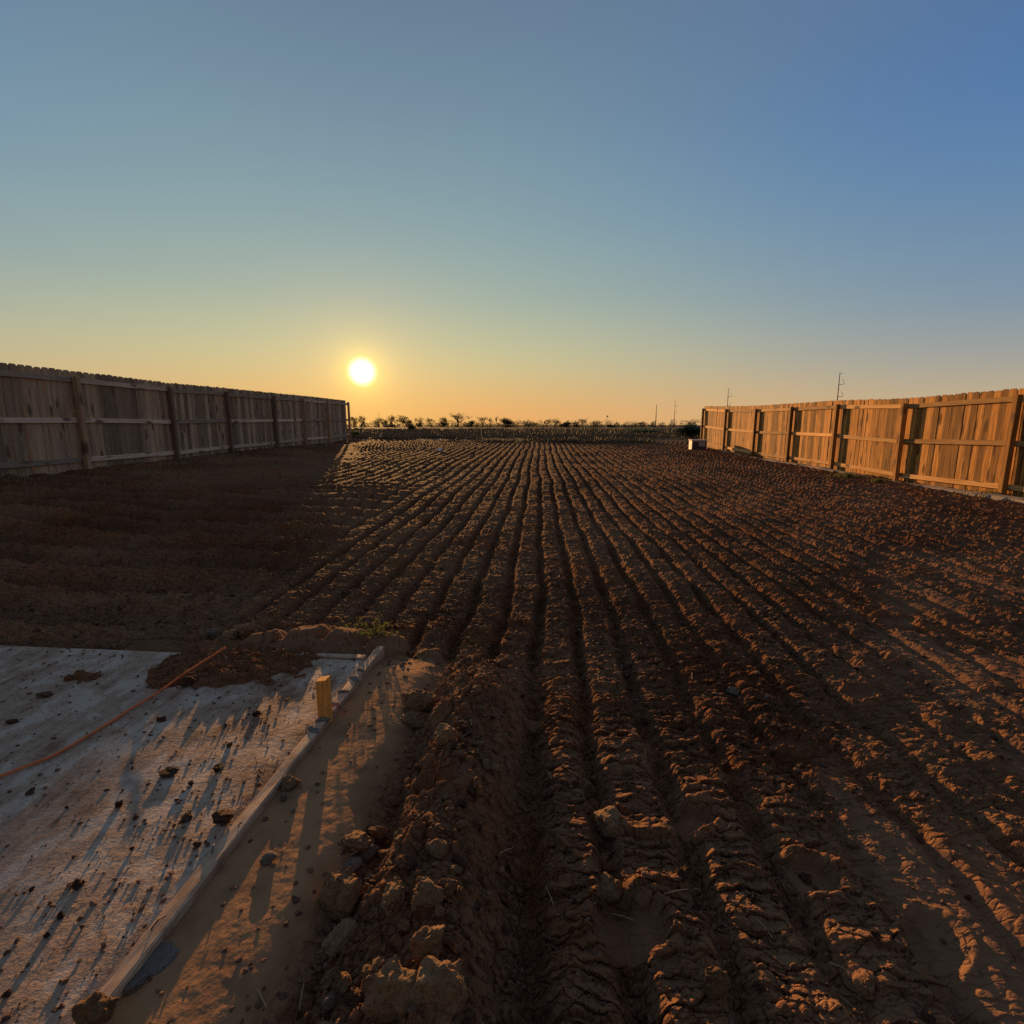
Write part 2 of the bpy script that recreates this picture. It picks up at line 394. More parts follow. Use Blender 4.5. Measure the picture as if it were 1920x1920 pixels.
def mat_concrete():
    m, nt, p = new_mat('dirty_concrete'); k = NT(nt); P = k.pos()
    ang = math.atan2(SA[0], SA[1])
    Q = k.mapping(P, (34, 5, 1), (0, 0, R(-20)))                 # scraped streaks
    Q2 = k.mapping(P, (90, 3.5, 1), (0, 0, R(-14)))
    n0 = k.noise(P, 1.7, 5, .62, .4); n1 = k.noise(P, 8, 6, .68); st = k.noise(Q, .5, 5, .65); st2 = k.noise(Q2, .6, 4, .6); n4 = k.noise(P, 60, 4, .7)
    c = k.mix(n1, (.37, .295, .225, 1), (.49, .405, .315, 1))
    dirt = k.math('ADD', k.math('MULTIPLY', n0, .95), k.math('MULTIPLY', k.math('SUBTRACT', n1, .5), 1.3))
    dirt = k.math('ADD', dirt, k.math('MULTIPLY', k.math('SUBTRACT', st, .5), .9))
    dirt = k.math('ADD', dirt, k.math('MULTIPLY', k.math('SUBTRACT', n4, .5), .45))
    c = k.mix(k.math('MULTIPLY', k.ss(dirt, .28, .48), .9), c, (.31, .205, .135, 1))
    c = k.mix(k.math('MULTIPLY', k.ss(dirt, .50, .74), .9), c, (.18, .092, .05, 1))
    c = k.mix(k.math('MULTIPLY', k.ss(st2, .54, .74), .25), c, (.52, .45, .38, 1))
    sp = k.ss(k.vor(P, 48, 0), .22, .10); sc_ = k.n('ShaderNodeSeparateColor'); k.set(sc_.inputs[0], k.vor(P, 48, 1))
    c = k.mix(k.math('MULTIPLY', sp, k.ss(sc_.outputs[0], .62, .7)), c, (.12, .062, .036, 1))
    k.set(p.inputs['Base Color'], c)
    p.inputs['Roughness'].default_value = .85; p.inputs['Specular IOR Level'].default_value = .25
    h = k.math('ADD', k.math('MULTIPLY', dirt, 1.2), k.math('MULTIPLY', n4, .45)); h = k.math('ADD', h, k.math('MULTIPLY', st2, .5))
    h = k.math('ADD', h, k.math('MULTIPLY', sp, .25))
    k.set(p.inputs['Normal'], k.bump(h, .5, .006))
    return m
def mat_wood(name, light, dark, knot=(.10, .05, .025, 1), axis='Z', rough=.8, dirt=0.0, grey=0.0, knots=True, gs=1.0):
    m, nt, p = new_mat(name); k = NT(nt); P = k.objoff()
    sc = {'Z': (1, 1, .045), 'Y': (1, .045, 1), 'X': (.045, 1, 1)}[axis]
    sk = {'Z': (0, 1, .32), 'Y': (0, .32, 1), 'X': (.32, 0, 1)}[axis]
    G = k.mapping(P, sc); K = k.mapping(P, sk)
    warp = k.noise(P, 3.5, 2)
    g1 = k.noise(G, 28 * gs, 5, .65, 1.2); g2 = k.noise(G, 95 * gs, 3, .6); g3 = k.noise(G, 9 * gs, 3, .5, 2.0)
    c = k.mix(k.ss(g1, .32, .68), dark, light)
    c = k.mix(k.math('MULTIPLY', k.ss(g3, .45, .7), .55), c, k.mix(1.0, c, (.62, .52, .42, 1), 'MULTIPLY'))
    r = k.rnd()
    tone = k.ss(r, 0, 1, .45, 1.2)
    cc = k.n('ShaderNodeCombineColor'); k.set(cc.inputs[0], tone); k.set(cc.inputs[1], k.math('MULTIPLY', tone, .985)); k.set(cc.inputs[2], k.math('MULTIPLY', tone, .96))
    c = k.mix(1.0, c, cc.outputs[0], 'MULTIPLY')
    if knots:
        kv = k.n('ShaderNodeTexVoronoi'); k.set(kv.inputs['Vector'], K); kv.inputs['Scale'].default_value = 6.5
        ksep = k.n('ShaderNodeSeparateColor'); k.set(ksep.inputs[0], kv.outputs[1])
        kd = k.math('ADD', kv.outputs[0], k.math('MULTIPLY', k.math('SUBTRACT', warp, .5), .25))
        ring = k.math('MULTIPLY', k.ss(kd, .34, .16), k.ss(ksep.outputs[0], .45, .50))
        c = k.mix(k.math('MULTIPLY', ring, .9), c, knot)
    if grey: c = k.mix(grey, c, (.30, .27, .235, 1))
    if dirt:
        d = k.noise(P, 9, 5, .7)
        c = k.mix(k.math('MULTIPLY', k.ss(d, .42, .66), dirt), c, (.22, .13, .085, 1))
    k.set(p.inputs['Base Color'], c); p.inputs['Roughness'].default_value = rough; p.inputs['Specular IOR Level'].default_value = .2
    k.set(p.inputs['Normal'], k.bump(k.math('ADD', g1, k.math('MULTIPLY', g2, .6)), .5, .004))
    return m
def mat_plain(name, c, rough=.8, var=.3, scale=6, metal=0.0, bump=.3):
    m, nt, p = new_mat(name); k = NT(nt); P = k.objoff()
    n = k.noise(P, scale, 4, .6)
    k.set(p.inputs['Base Color'], k.mix(n, tuple(v * (1 - var) for v in c[:3]) + (1,), tuple(min(1, v * (1 + var)) for v in c[:3]) + (1,)))
    p.inputs['Roughness'].default_value = rough; p.inputs['Metallic'].default_value = metal
    if bump: k.set(p.inputs['Normal'], k.bump(k.noise(P, scale * 5, 3), bump, .01))
    return m
def mat_leaf(name, c0, c1, tr=.30):
    m, nt, p = new_mat(name); k = NT(nt)
    n = k.noise(k.pos(), 1.3, 3, .6)
    k.set(p.inputs['Base Color'], k.mix(k.ss(n, .3, .7), c0, c1)); p.inputs['Roughness'].default_value = .7
    t = k.n('ShaderNodeBsdfTranslucent'); k.set(t.inputs[0], k.mix(.5, c1, (.16, .17, .03, 1)))
    mx = k.n('ShaderNodeMixShader'); mx.inputs[0].default_value = tr
    nt.links.new(p.outputs[0], mx.inputs[1]); nt.links.new(t.outputs[0], mx.inputs[2])
    out = [x for x in nt.nodes if x.type == 'OUTPUT_MATERIAL'][0]; nt.links.new(mx.outputs[0], out.inputs[0])
    return m

M = {}
M['soil'] = mat_soil()
M['concrete'] = mat_concrete()
M['clod'] = mat_clod('soil_clod', (.095, .044, .024, 1), (.21, .112, .062, 1))
M['stone'] = mat_clod('brown_stone', (.25, .132, .060, 1), (.44, .265, .135, 1))
M['clod_dark'] = mat_clod('dark_soil_clod', (.05, .026, .016, 1), (.12, .066, .04, 1))
M['rock'] = mat_clod('pale_stone', (.20, .14, .095, 1), (.36, .28, .21, 1))
M['grey'] = mat_clod('grey_mortar', (.25, .215, .18, 1), (.40, .35, .30, 1))
M['picket'] = mat_wood('fence_picket', (.66, .325, .075, 1), (.22, .088, .018, 1), knot=(.075, .028, .010, 1))
M['old_picket'] = mat_wood('shade_toned_picket', (.50, .355, .22, 1), (.30, .20, .12, 1), grey=.08)  # greyer copy of the fence wood, the left fence's shade put into its colour
M['old_rail'] = mat_wood('shade_toned_rail', (.66, .52, .38, 1), (.48, .36, .25, 1), axis='Y', grey=.15)
M['old_post'] = mat_wood('shade_toned_post', (.44, .29, .17, 1), (.29, .18, .105, 1), grey=.1)
M['rail'] = mat_wood('fence_rail', (.78, .46, .17, 1), (.58, .31, .10, 1), axis='Y')
M['post'] = mat_wood('fence_post', (.50, .25, .065, 1), (.28, .125, .030, 1))
M['formboard'] = mat_wood('form_board', (.50, .36, .24, 1), (.34, .225, .14, 1), axis='Y', dirt=.75, grey=.08, gs=1.5)
M['stake'] = mat_wood('stake_wood', (.72, .34, .065, 1), (.50, .215, .04, 1), dirt=.3, gs=2.0)
M['metal'] = mat_plain('weathered_steel', (.16, .135, .11), .6, .25, 1.0, .3, 0)
M['nail'] = mat_plain('rusty_nail', (.10, .06, .04), .6, .3, 40, .5, 0)
M['cord'] = mat_plain('orange_cord', (.64, .165, .055), .6, .2, 40, 0, .2)
M['white'] = mat_plain('white_plastic', (.75, .72, .68), .5, .08, 3, 0, .05)
M['boxpaint'] = mat_plain('pale_box_paint', (.62, .56, .48), .6, .1, 3, 0, .05)
M['panel'] = mat_plain('dark_panel', (.07, .055, .05), .7, .2, 5, 0, .1)
M['plate'] = mat_plain('grey_plate', (.33, .31, .30), .5, .15, 8, 0, .05)
M['edging'] = mat_plain('concrete_edging', (.30, .25, .20), .9, .3, 9, 0, .4)
M['bark'] = mat_plain('bark', (.085, .06, .042), .9, .35, 5)
M['leaf_dark'] = mat_leaf('dark_leaves', (.030, .042, .014, 1), (.065, .080, .028, 1), .06)
M['leaf_green'] = mat_leaf('green_leaves', (.060, .085, .020, 1), (.12, .14, .045, 1))
M['leaf_dry'] = mat_leaf('dry_leaves', (.08, .064, .034, 1), (.15, .115, .06, 1), .10)
M['grass'] = mat_leaf('dry_grass', (.115, .085, .048, 1), (.20, .15, .085, 1), .01)
M['leaf_far'] = mat_leaf('far_green_leaves', (.05, .065, .02, 1), (.10, .115, .04, 1), .10)

# ------------------------------------------------------------------ object helpers
def add(o, parent=None):
    col.objects.link(o)
    if parent is not None: o.parent = parent
    return o
def tag(o, label, cat, group=None):
    o['label'] = label; o['category'] = cat
    if group: o['group'] = group
    return o
def empty(name, loc, rz=0.0):
    o = bpy.data.objects.new(name, None); o.empty_display_size = .1
    o.location = loc; o.rotation_euler = (0, 0, rz); return add(o)
def mesh_from(name, verts, faces, mat, smooth=False):
    me = bpy.data.meshes.new(name); me.from_pydata([tuple(v) for v in verts], [], [tuple(f) for f in faces]); me.materials.append(mat)
    if smooth: me.polygons.foreach_set('use_smooth', [True] * len(me.polygons))
    me.update(); return me
def inst(name, me, parent=None, loc=(0, 0, 0), rot=(0, 0, 0), scl=(1, 1, 1)):
    o = bpy.data.objects.new(name, me); o.location = loc; o.rotation_euler = rot; o.scale = scl; return add(o, parent)
def bm_mesh(name, bm, mat, smooth=False):
    me = bpy.data.meshes.new(name); bm.normal_update(); bm.to_mesh(me); bm.free(); me.materials.append(mat)
    if smooth: me.polygons.foreach_set('use_smooth', [True] * len(me.polygons))
    return me
def box_bm(sx, sy, sz, bevel=0.0, zc=None, jit=0.0, cuts=0):
    bm = bmesh.new(); bmesh.ops.create_cube(bm, size=1)
    for v in bm.verts: v.co = Vector((v.co.x * sx, v.co.y * sy, (v.co.z + .5) * sz if zc is None else v.co.z * sz + zc))
    if cuts:
        long = [e for e in bm.edges if e.calc_length() > max(sx, sy, sz) * .8]
        bmesh.ops.subdivide_edges(bm, edges=long, cuts=cuts)
    if bevel: bmesh.ops.bevel(bm, geom=list(bm.edges) if not cuts else [e for e in bm.edges if e.calc_face_angle(0) > .5], offset=bevel, segments=1, affect='EDGES')
    if jit:
        for v in bm.verts: v.co += Vector((random.uniform(-jit, jit), random.uniform(-jit, jit), random.uniform(-jit, jit)))
    return bm
def tube(pts, radii, sides=6, cap=True):
    V, F = [], []; n = len(pts)
    pts = [Vector(p) for p in pts]
    for i, p in enumerate(pts):
        t = (pts[min(i + 1, n - 1)] - pts[max(i - 1, 0)]).normalized()
        a = t.cross(Vector((0, 0, 1)) if abs(t.z) < .9 else Vector((1, 0, 0))).normalized(); b = t.cross(a)
        r = radii[i] if hasattr(radii, '__len__') else radii
        for s in range(sides):
            q = 2 * math.pi * s / sides; V.append(p + a * math.cos(q) * r + b * math.sin(q) * r)
    for i in range(n - 1):
        for s in range(sides):
            s2 = (s + 1) % sides
            F.append((i * sides + s, i * sides + s2, (i + 1) * sides + s2, (i + 1) * sides + s))
    if cap:
        F.append(tuple(range(sides - 1, -1, -1))); F.append(tuple((n - 1) * sides + s for s in range(sides)))
    return V, F
def merge(parts):
    V, F = [], []
    for v, f in parts:
        o = len(V); V += list(v); F += [tuple(i + o for i in q) for q in f]
    return V, F

# ------------------------------------------------------------------ the ground, one sheet to the horizon
def build_ground():
    az = np.concatenate([np.linspace(-180, -60, 26)[:-1], np.linspace(-60, -53, 8)[:-1], np.linspace(-53, 53, 1120), np.linspace(53, 60, 8)[1:], np.linspace(60, 180, 26)[1:-1]])
    dep = np.concatenate([np.array([80, 72, 66, 62, 60]), np.linspace(59, 1.75, 760)])
    rad = np.concatenate([1.25 / np.tan(np.radians(dep)), np.geomspace(41.5, 1350, 62)])
    A, Q = np.meshgrid(np.radians(az), rad)
    x = Q * np.sin(A); y = Q * np.cos(A)
    z, dry, smo, wild, shift, strip = ground(x, y)
    y2 = y - shift
    n, m = z.shape
    co = np.stack([x, y2, z], -1).reshape(-1, 3)
    co = np.vstack([co, [[0, 0, float(z[0].mean())]]])
    idx = np.arange(n * m).reshape(n, m)
    a = idx[:-1]; b = np.roll(idx, -1, 1)[:-1]; c = np.roll(idx, -1, 1)[1:]; d = idx[1:]
    quads = np.stack([a, d, c, b], -1).reshape(-1, 4)
    tri = np.stack([np.full(m, n * m), idx[0], np.roll(idx[0], -1)], -1)
    me = bpy.data.meshes.new('ground')
    me.vertices.add(len(co)); me.vertices.foreach_set('co', co.astype(np.float32).ravel())
    nl = quads.size + tri.size
    me.loops.add(nl); me.loops.foreach_set('vertex_index', np.concatenate([quads.ravel(), tri.ravel()]).astype(np.int32))
    npoly = len(quads) + len(tri); me.polygons.add(npoly)
    me.polygons.foreach_set('loop_start', np.concatenate([np.arange(len(quads)) * 4, quads.size + np.arange(len(tri)) * 3]).astype(np.int32))
    me.polygons.foreach_set('use_smooth', np.zeros(npoly, bool))
    me.update(calc_edges=True); me.validate()
    for nm, arr in (('dry', dry), ('smooth', smo), ('wild', wild), ('strip', strip)):
        at = me.attributes.new(nm, 'FLOAT', 'POINT'); at.data.foreach_set('value', np.append(arr.ravel(), 0).astype(np.float32))
    me.materials.append(M['soil'])
    o = bpy.data.objects.new('ground', me); add(o); o['kind'] = 'structure'
    return o
build_ground()
def gz(x, y):
    q = np.atleast_1d(np.array(x, float)); w = np.atleast_1d(np.array(y, float))
    return ground(q, w)[0]
def gz1(x, y): return float(gz(x, y)[0])

# ------------------------------------------------------------------ concrete slab
def build_slab():
    nu, nv = 150, 190
    us = np.linspace(-3.2, 0, nu); vs = np.linspace(0.0, 6.5, nv)
    U, Vv = np.meshgrid(us, vs, indexing='ij')
    X, Y = slab_xy(U, Vv)
    Z = 0.004 * fbm(X * 1.5, Y * 1.5, 201, 3) + 0.002 * fbm(X * 14, Y * 14, 202, 3)
    E = np.minimum(-U, Vv)
    Z = np.where(E < 1e-6, -0.006, Z)
    V = [(a, b, c) for a, b, c in zip(X.ravel(), Y.ravel(), Z.ravel())]
    F = []
    for i in range(nu - 1):
        for j in range(nv - 1):
            F.append((i * nv + j, i * nv + j + 1, (i + 1) * nv + j + 1, (i + 1) * nv + j)[::-1])
    ring = [i * nv for i in range(nu)] + [(nu - 1) * nv + j for j in range(1, nv)] + [i * nv + nv - 1 for i in range(nu - 2, -1, -1)] + [j for j in range(nv - 2, 0, -1)]
    o = len(V)
    for q in ring: V.append((V[q][0], V[q][1], -0.125))
    L = len(ring)
    for i in range(L): F.append((ring[i], ring[(i + 1) % L], o + (i + 1) % L, o + i))
    F.append(tuple(o + i for i in range(L)))
    me = mesh_from('concrete_slab', V, F, M['concrete'])
    s = inst('concrete_slab', me); s['kind'] = 'structure'
    s['label'] = 'dusty pale concrete slab strewn with soil crumbs'
build_slab()

SROT = math.atan2(SA[0], SA[1])
def board(name, a0, a1, b0, b1, ztop, h, mat, label, zj=0.0):
    """a straight plank between slab coordinates"""
    L = max(abs(a1 - a0), abs(b1 - b0)); w = min(abs(a1 - a0), abs(b1 - b0))
    cx, cy = slab_xy((a0 + a1) / 2, (b0 + b1) / 2)
    e = empty(name, (cx, cy, ztop - h), -SROT if abs(a1 - a0) > abs(b1 - b0) else -SROT + R(90))
    bm = box_bm(w, L, h, .004, jit=.0018, cuts=24)
    inst('plank', bm_mesh('plank', bm, mat), e)
    tag(e, label, 'form board')
    return e, L
fb, fbL = board('form_board', -3.1, 0.135, -0.040, -0.001, 0.012, .10, M['formboard'], 'long dusty form board along the right edge of the slab')
sbx, _ = board('form_board', 0.002, 0.040, 0.02, 0.50, 0.006, .09, M['formboard'], 'short pale board lying against the back corner of the slab')

def icorock(name, seed, mat, sub=2, cut=7, squash=(1, 1, 1), rough=.10):
    r = random.Random(seed)
    bm = bmesh.new(); bmesh.ops.create_icosphere(bm, subdivisions=sub, radius=.5)
    pl = [(Vector((r.gauss(0, 1), r.gauss(0, 1), r.gauss(0, 1))).normalized(), r.uniform(.26, .43)) for _ in range(cut)]
    of = Vector((r.uniform(0, 50), r.uniform(0, 50), r.uniform(0, 50)))
    from mathutils import noise as mn
    for v in bm.verts:
        c = v.co.copy()
        for n, d in pl:
            q = c.dot(n)
            if q > d: c -= n * (q - d) * .92
        c += c.normalized() * (rough * mn.fractal(c * 3.2 + of, 1.0, 2.0, 3) + rough * .35 * mn.noise(c * 11 + of))
        v.co = Vector((c.x * squash[0], c.y * squash[1], c.z * squash[2]))
    return bm_mesh(name, bm, mat)
ROCKS = [icorock('rock_%d' % i, 100 + i, M['stone'], 4, 8, rough=.12) for i in range(6)]
ROCKS_S = [icorock('stone_%d' % i, 150 + i, M['stone'], 3, 9, rough=.13) for i in range(5)]
PALE = [icorock('pale_rock_%d' % i, 200 + i, M['rock'], 3, 9, rough=.08) for i in range(3)]
GREY = [icorock('grey_%d' % i, 220 + i, M['grey'], 3, 9, rough=.07) for i in range(2)]
CLODS = [icorock('clod_%d' % i, 300 + i, M['clod'], 3, 9, rough=.24) for i in range(8)]
DARK = [icorock('dark_clod_%d' % i, 400 + i, M['clod_dark'], 3, 9, rough=.24) for i in range(5)]

# nails, mortar on the long form board
for (px, py, dx, dy) in ((398, 1600, -.006, .02), (285, 1745, .012, .03), (448, 1550, .01, .0)):
    x, y, t = on_plane(px, py, .012)
    lx = (Matrix.Rotation(SROT, 4, 'Z') @ Vector((x - fb.location.x, y - fb.location.y, 0)))
    v, f = tube([(lx.x, lx.y, .085), (lx.x, lx.y, .106), (lx.x + dx * .5, lx.y + dy * .5, .114), (lx.x + dx, lx.y + dy, .110)], .0018, 6)
    inst('nail', mesh_from('nail', v, f, M['nail']), fb)
for i, (a, s) in enumerate(((-.44, .06), (-.50, .05), (-.56, .06), (-.62, .055), (-.34, .05), (-.22, .06), (-.14, .05))):
    l = a - (-3.1 + .135) / 2
    inst('mortar_crust', GREY[i % 2], fb, (random.uniform(-.008, .008), l, .098), (0, 0, random.uniform(0, 6)), (s * .55, s * 1.3, .022))

# stake
sx, sy, _ = on_plane(612, 1372, -.06)
def build_stake():
    e = empty('wooden_stake', (sx, sy, .172 - .305), -R(8))
    bm = bmesh.new(); w = .0205
    rings = [(-.02, .35), (.10, 1), (.16, 1), (.24, 1), (.305, 1)]
    vs = []
    for z, s in rings:
        vs.append([bm.verts.new((a * w * s + random.uniform(-.0006, .0006), b * w * s + random.uniform(-.0006, .0006), z + (0.004 * a if z > .3 else 0))) for a, b in ((-1, -1), (1, -1), (1, 1), (-1, 1))])
    for i in range(len(vs) - 1):
        for j in range(4): bm.faces.new((vs[i][j], vs[i][(j + 1) % 4], vs[i + 1][(j + 1) % 4], vs[i + 1][j]))
    bm.faces.new(vs[-1]); bm.faces.new(vs[0][::-1])
    bmesh.ops.bevel(bm, geom=[ed for ed in bm.edges if ed.calc_face_angle(0) > .6], offset=.0018, segments=1, affect='EDGES')
    inst('shaft', bm_mesh('shaft', bm, M['stake']), e)
    inst('mortar_collar', GREY[0], e, (0.0, -.012, .115), (0, 0, 1), (.075, .06, .06))
    tag(e, 'square orange wooden stake driven in beside the long form board', 'stake')
build_stake()

# ------------------------------------------------------------------ fences
def picket_mesh(name, w, h, mat, t=.016):
    e = .028
    prof = [(-w / 2, 0), (w / 2, 0), (w / 2, h - e * 1.2), (w / 2 - e, h), (-w / 2 + e, h), (-w / 2, h - e * 1.2)]
    V = [(-t / 2, a, b) for a, b in prof] + [(t / 2, a, b) for a, b in prof]
    n = len(prof)
    F = [tuple(range(n))[::-1], tuple(range(n, 2 * n))] + [(i, (i + 1) % n, n + (i + 1) % n, n + i) for i in range(n)]
    return mesh_from(name, V, F, mat)
PICK = {}
def fence(side, az, D, posts_px, bases, near_bays, label, cat_label):
    """side +1 right / -1 left; posts where the picture's posts cut the fence line"""
    dirv = np.array([math.sin(az), math.cos(az)]); nrmv = np.array([math.cos(az), -math.sin(az)])
    Ts = []
    for px in posts_px:
        r = ray(px, 800); u = r[0] * nrmv[0] + r[1] * nrmv[1]; k = D * side / u
        Ts.append(float((r[:2] * k) @ dirv))
    for _ in range(near_bays): Ts.insert(0, Ts[0] - 2.42); bases = [bases[0]] + list(bases)
    O = nrmv * D * side
    root = empty('wooden_fence', (O[0] + dirv[0] * Ts[0], O[1] + dirv[1] * Ts[0], bases[0]), -az)
    tag(root, label, 'fence')
    base = lambda t: float(np.interp(t, Ts, bases)) - bases[0]
    T0 = Ts[0]
    yard = -side                                   # local x towards the yard
    H = 1.80
    SHADE = 'old_' if side < 0 else ''  # the left fence takes the wood colours with shade painted in
    # posts
    for i, t in enumerate(Ts):
        top = 1.70 if not (side < 0 and i == len(Ts) - 1) else 1.74
        me = bm_mesh('post', box_bm(.089, .089, top + .25, .004), M[SHADE + 'post'])
        inst('post', me, root, (yard * (.008 + .038 + .046), t - T0, base(t) - .25), (R(random.uniform(-.5, .5)), R(random.uniform(-.6, .6)), 0))
    # rails, one length per bay and level
    for i in range(len(Ts) - 1):
        a, b = Ts[i], Ts[i + 1]
        if side < 0 and i == len(Ts) - 2: pass
        for lv, (zz, hh) in enumerate(((.17, .089), (.90, .089), (1.635, .089))):
            j0, j1 = random.uniform(-.012, .012), random.uniform(-.012, .012)
            za, zb = base(a) + zz + j0, base(b) + zz + j1
            L = b - a - .003
            bm = box_bm(.038, L, hh, .003, zc=0)
            for v in bm.verts: v.co.z += (zb - za) * (v.co.y / L)
            inst('rail', bm_mesh('rail', bm, M[SHADE + 'rail']), root, (yard * (.008 + .019 + .0005), (a + b) / 2 - T0, (za + zb) / 2))
    # pickets, each a board of its own
    w0 = .1395
    y = Ts[0] - .05; end = Ts[-1] - (.14 if side < 0 else -.05)
    while y < end - .1:
        wi = random.choice((.136, .139, .139, .141)); hi = random.choice((1.865, 1.87, 1.875))
        if (wi, hi, side) not in PICK: PICK[(wi, hi, side)] = picket_mesh('picket', wi, hi, M[SHADE + 'picket'])
        inst('picket', PICK[(wi, hi, side)], root, (yard * random.uniform(-.009, .0), y + w0 / 2 - T0, base(y) - .07 + random.uniform(.004, .014)), (0, R(random.uniform(-.15, .15)), R(random.uniform(-2.2, 2.2))))
        y += wi + random.uniform(.002, .007)
    return root, Ts, O, dirv, nrmv
FAZL, FAZR = R(1.2), R(1.2)
LB = [.335, .32, .36, .385, .42, .44, .455]
RB = [-.055, -.10, -.03, -.02, -.01, .06, .16]
lf, LT, LO, Ld, Ln = fence(-1, FAZL, 8.35, [146, 320, 425, 513, 567, 613, 652], LB, 2, 'shaded grey-brown picket fence under the setting sun, posts facing the field', 'fence')
rf, RT, RO, Rd, Rn = fence(1, FAZR, 8.2, [1909, 1700, 1573, 1487, 1420, 1363, 1320], RB, 2, 'sunlit orange-brown picket fence with utility poles rising behind it', 'fence')

# ------------------------------------------------------------------ edging strip under the sunlit fence
def build_edging():
    V, F = [], []
    ts = np.linspace(RT[2] - 2.0, RT[-2], 40)
    for i, t in enumerate(ts):
        z = float(np.interp(t, RT, [RB[0]] * 2 + RB)) + .015 + .02 * math.sin(i * 1.7) * random.random()
        for off, dz in ((-.36, -.10), (-.34 + random.uniform(-.02, .02), .03), (-.19, .045), (-.17, -.10)):
            p = RO + Rd * t + Rn * off
            V.append((p[0], p[1], z + dz))
    for i in range(len(ts) - 1):
        for j in range(3): F.append((i * 4 + j, i * 4 + j + 1, (i + 1) * 4 + j + 1, (i + 1) * 4 + j))
    F += [(0, 1, 2, 3), tuple((len(ts) - 1) * 4 + j for j in (3, 2, 1, 0))]
    tag(inst('concrete_edging', mesh_from('concrete_edging', V, F, M['edging'])), 'low uneven concrete edging along the foot of the sunlit fence', 'edging')
build_edging()

# ------------------------------------------------------------------ utility box by the far end of the sunlit fence
def build_box():
    p, t = at_dist(1308, 840, 21.6)
    z = gz1(p[0], p[1]) - .03
    e = empty('utility_box', (p[0], p[1], z), R(-2))
    inst('case', bm_mesh('case', box_bm(.62, .42, .44, .012), M['boxpaint']), e)
    inst('lid', bm_mesh('lid', box_bm(.66, .46, .04, .01), M['boxpaint']), e, (0, 0, .441))
    inst('front_panel', bm_mesh('front_panel', box_bm(.56, .01, .38, .003), M['panel']), e, (0, -.214, .03))
    inst('name_plate', bm_mesh('name_plate', box_bm(.26, .012, .19, .004), M['plate']), e, (.10, -.226, .2))
    tag(e, 'low pale utility box at the far end of the sunlit fence', 'utility box')
build_box()

# ------------------------------------------------------------------ utility poles and masts
def steel_pole(px, py_top, Y, arms, label, rad=.30, group='steel transmission poles in a row'):
    p, t = at_dist(px, py_top, Y)
    z0 = gz1(p[0], Y) - .3; H = p[2] - z0
    e = empty('utility_pole', (p[0], Y, z0))
    v, f = tube([(0, 0, 0), (0, 0, H * .5), (0, 0, H)], [rad, rad * .72, rad * .42], 10)
    inst('shaft', mesh_from('shaft', v, f, M['metal'], True), e)
    for (fr, ln, up) in arms:
        z = H * fr
        v, f = tube([(0, 0, z), (ln * .55, 0, z + up * .25), (ln, 0, z + up)], [.16, .11, .07], 6)
        a = inst('arm', mesh_from('arm', v, f, M['metal']), e)
        v, f = tube([(ln * .97, 0, z + up), (ln * .8, 0, z + up + 1.1), (ln * .52, 0, z + up + 2.0)], [.07, .08, .06], 5)
        inst('insulator', mesh_from('insulator', v, f, M['metal']), a)
    v, f = tube([(-.5, 0, H), (1.6, 0, H + .1)], [.1, .07], 6)
    inst('top_arm', mesh_from('top_arm', v, f, M['metal']), e)
    tag(e, label, 'utility pole', group)
ARMS = [(.80, 2.6, .35), (.58, 2.6, .35)]
steel_pole(1575, 700, 240, ARMS, 'tall steel utility pole rising behind the middle of the sunlit fence', .34)
steel_pole(1366, 729, 345, ARMS, 'steel utility pole just above the far end of the sunlit fence', .34)
steel_pole(1266, 752, 498, ARMS, 'thin far steel utility pole with side arms, right of the bare pole', .36)
steel_pole(1231, 759, 590, [], 'thick far pole without side arms near the green bush', .62)
def thin_mast(px, pyt, Y, r, label, head=True):
    p, t = at_dist(px, pyt, Y); z0 = gz1(p[0], Y) - .2; H = p[2] - z0
    e = empty('field_mast', (p[0], Y, z0))
    v, f = tube([(0, 0, 0), (0, 0, H)], [r, r * .6], 6); inst('shaft', mesh_from('shaft', v, f, M['metal']), e)
    if head: inst('head', bm_mesh('head', box_bm(r * 7, r * 4, r * 4, r * .5), M['metal']), e, (r, 0, H - r))
    tag(e, label, 'mast')
thin_mast(1138, 781, 150, .09, 'thin pole with a small box on top in the far field')
thin_mast(1156, 786, 700, .35, 'faint slim mast over the tree line right of the boxed pole', False)
thin_mast(710, 773, 520, .22, 'slim mast sticking out of the trees below the sun', False)

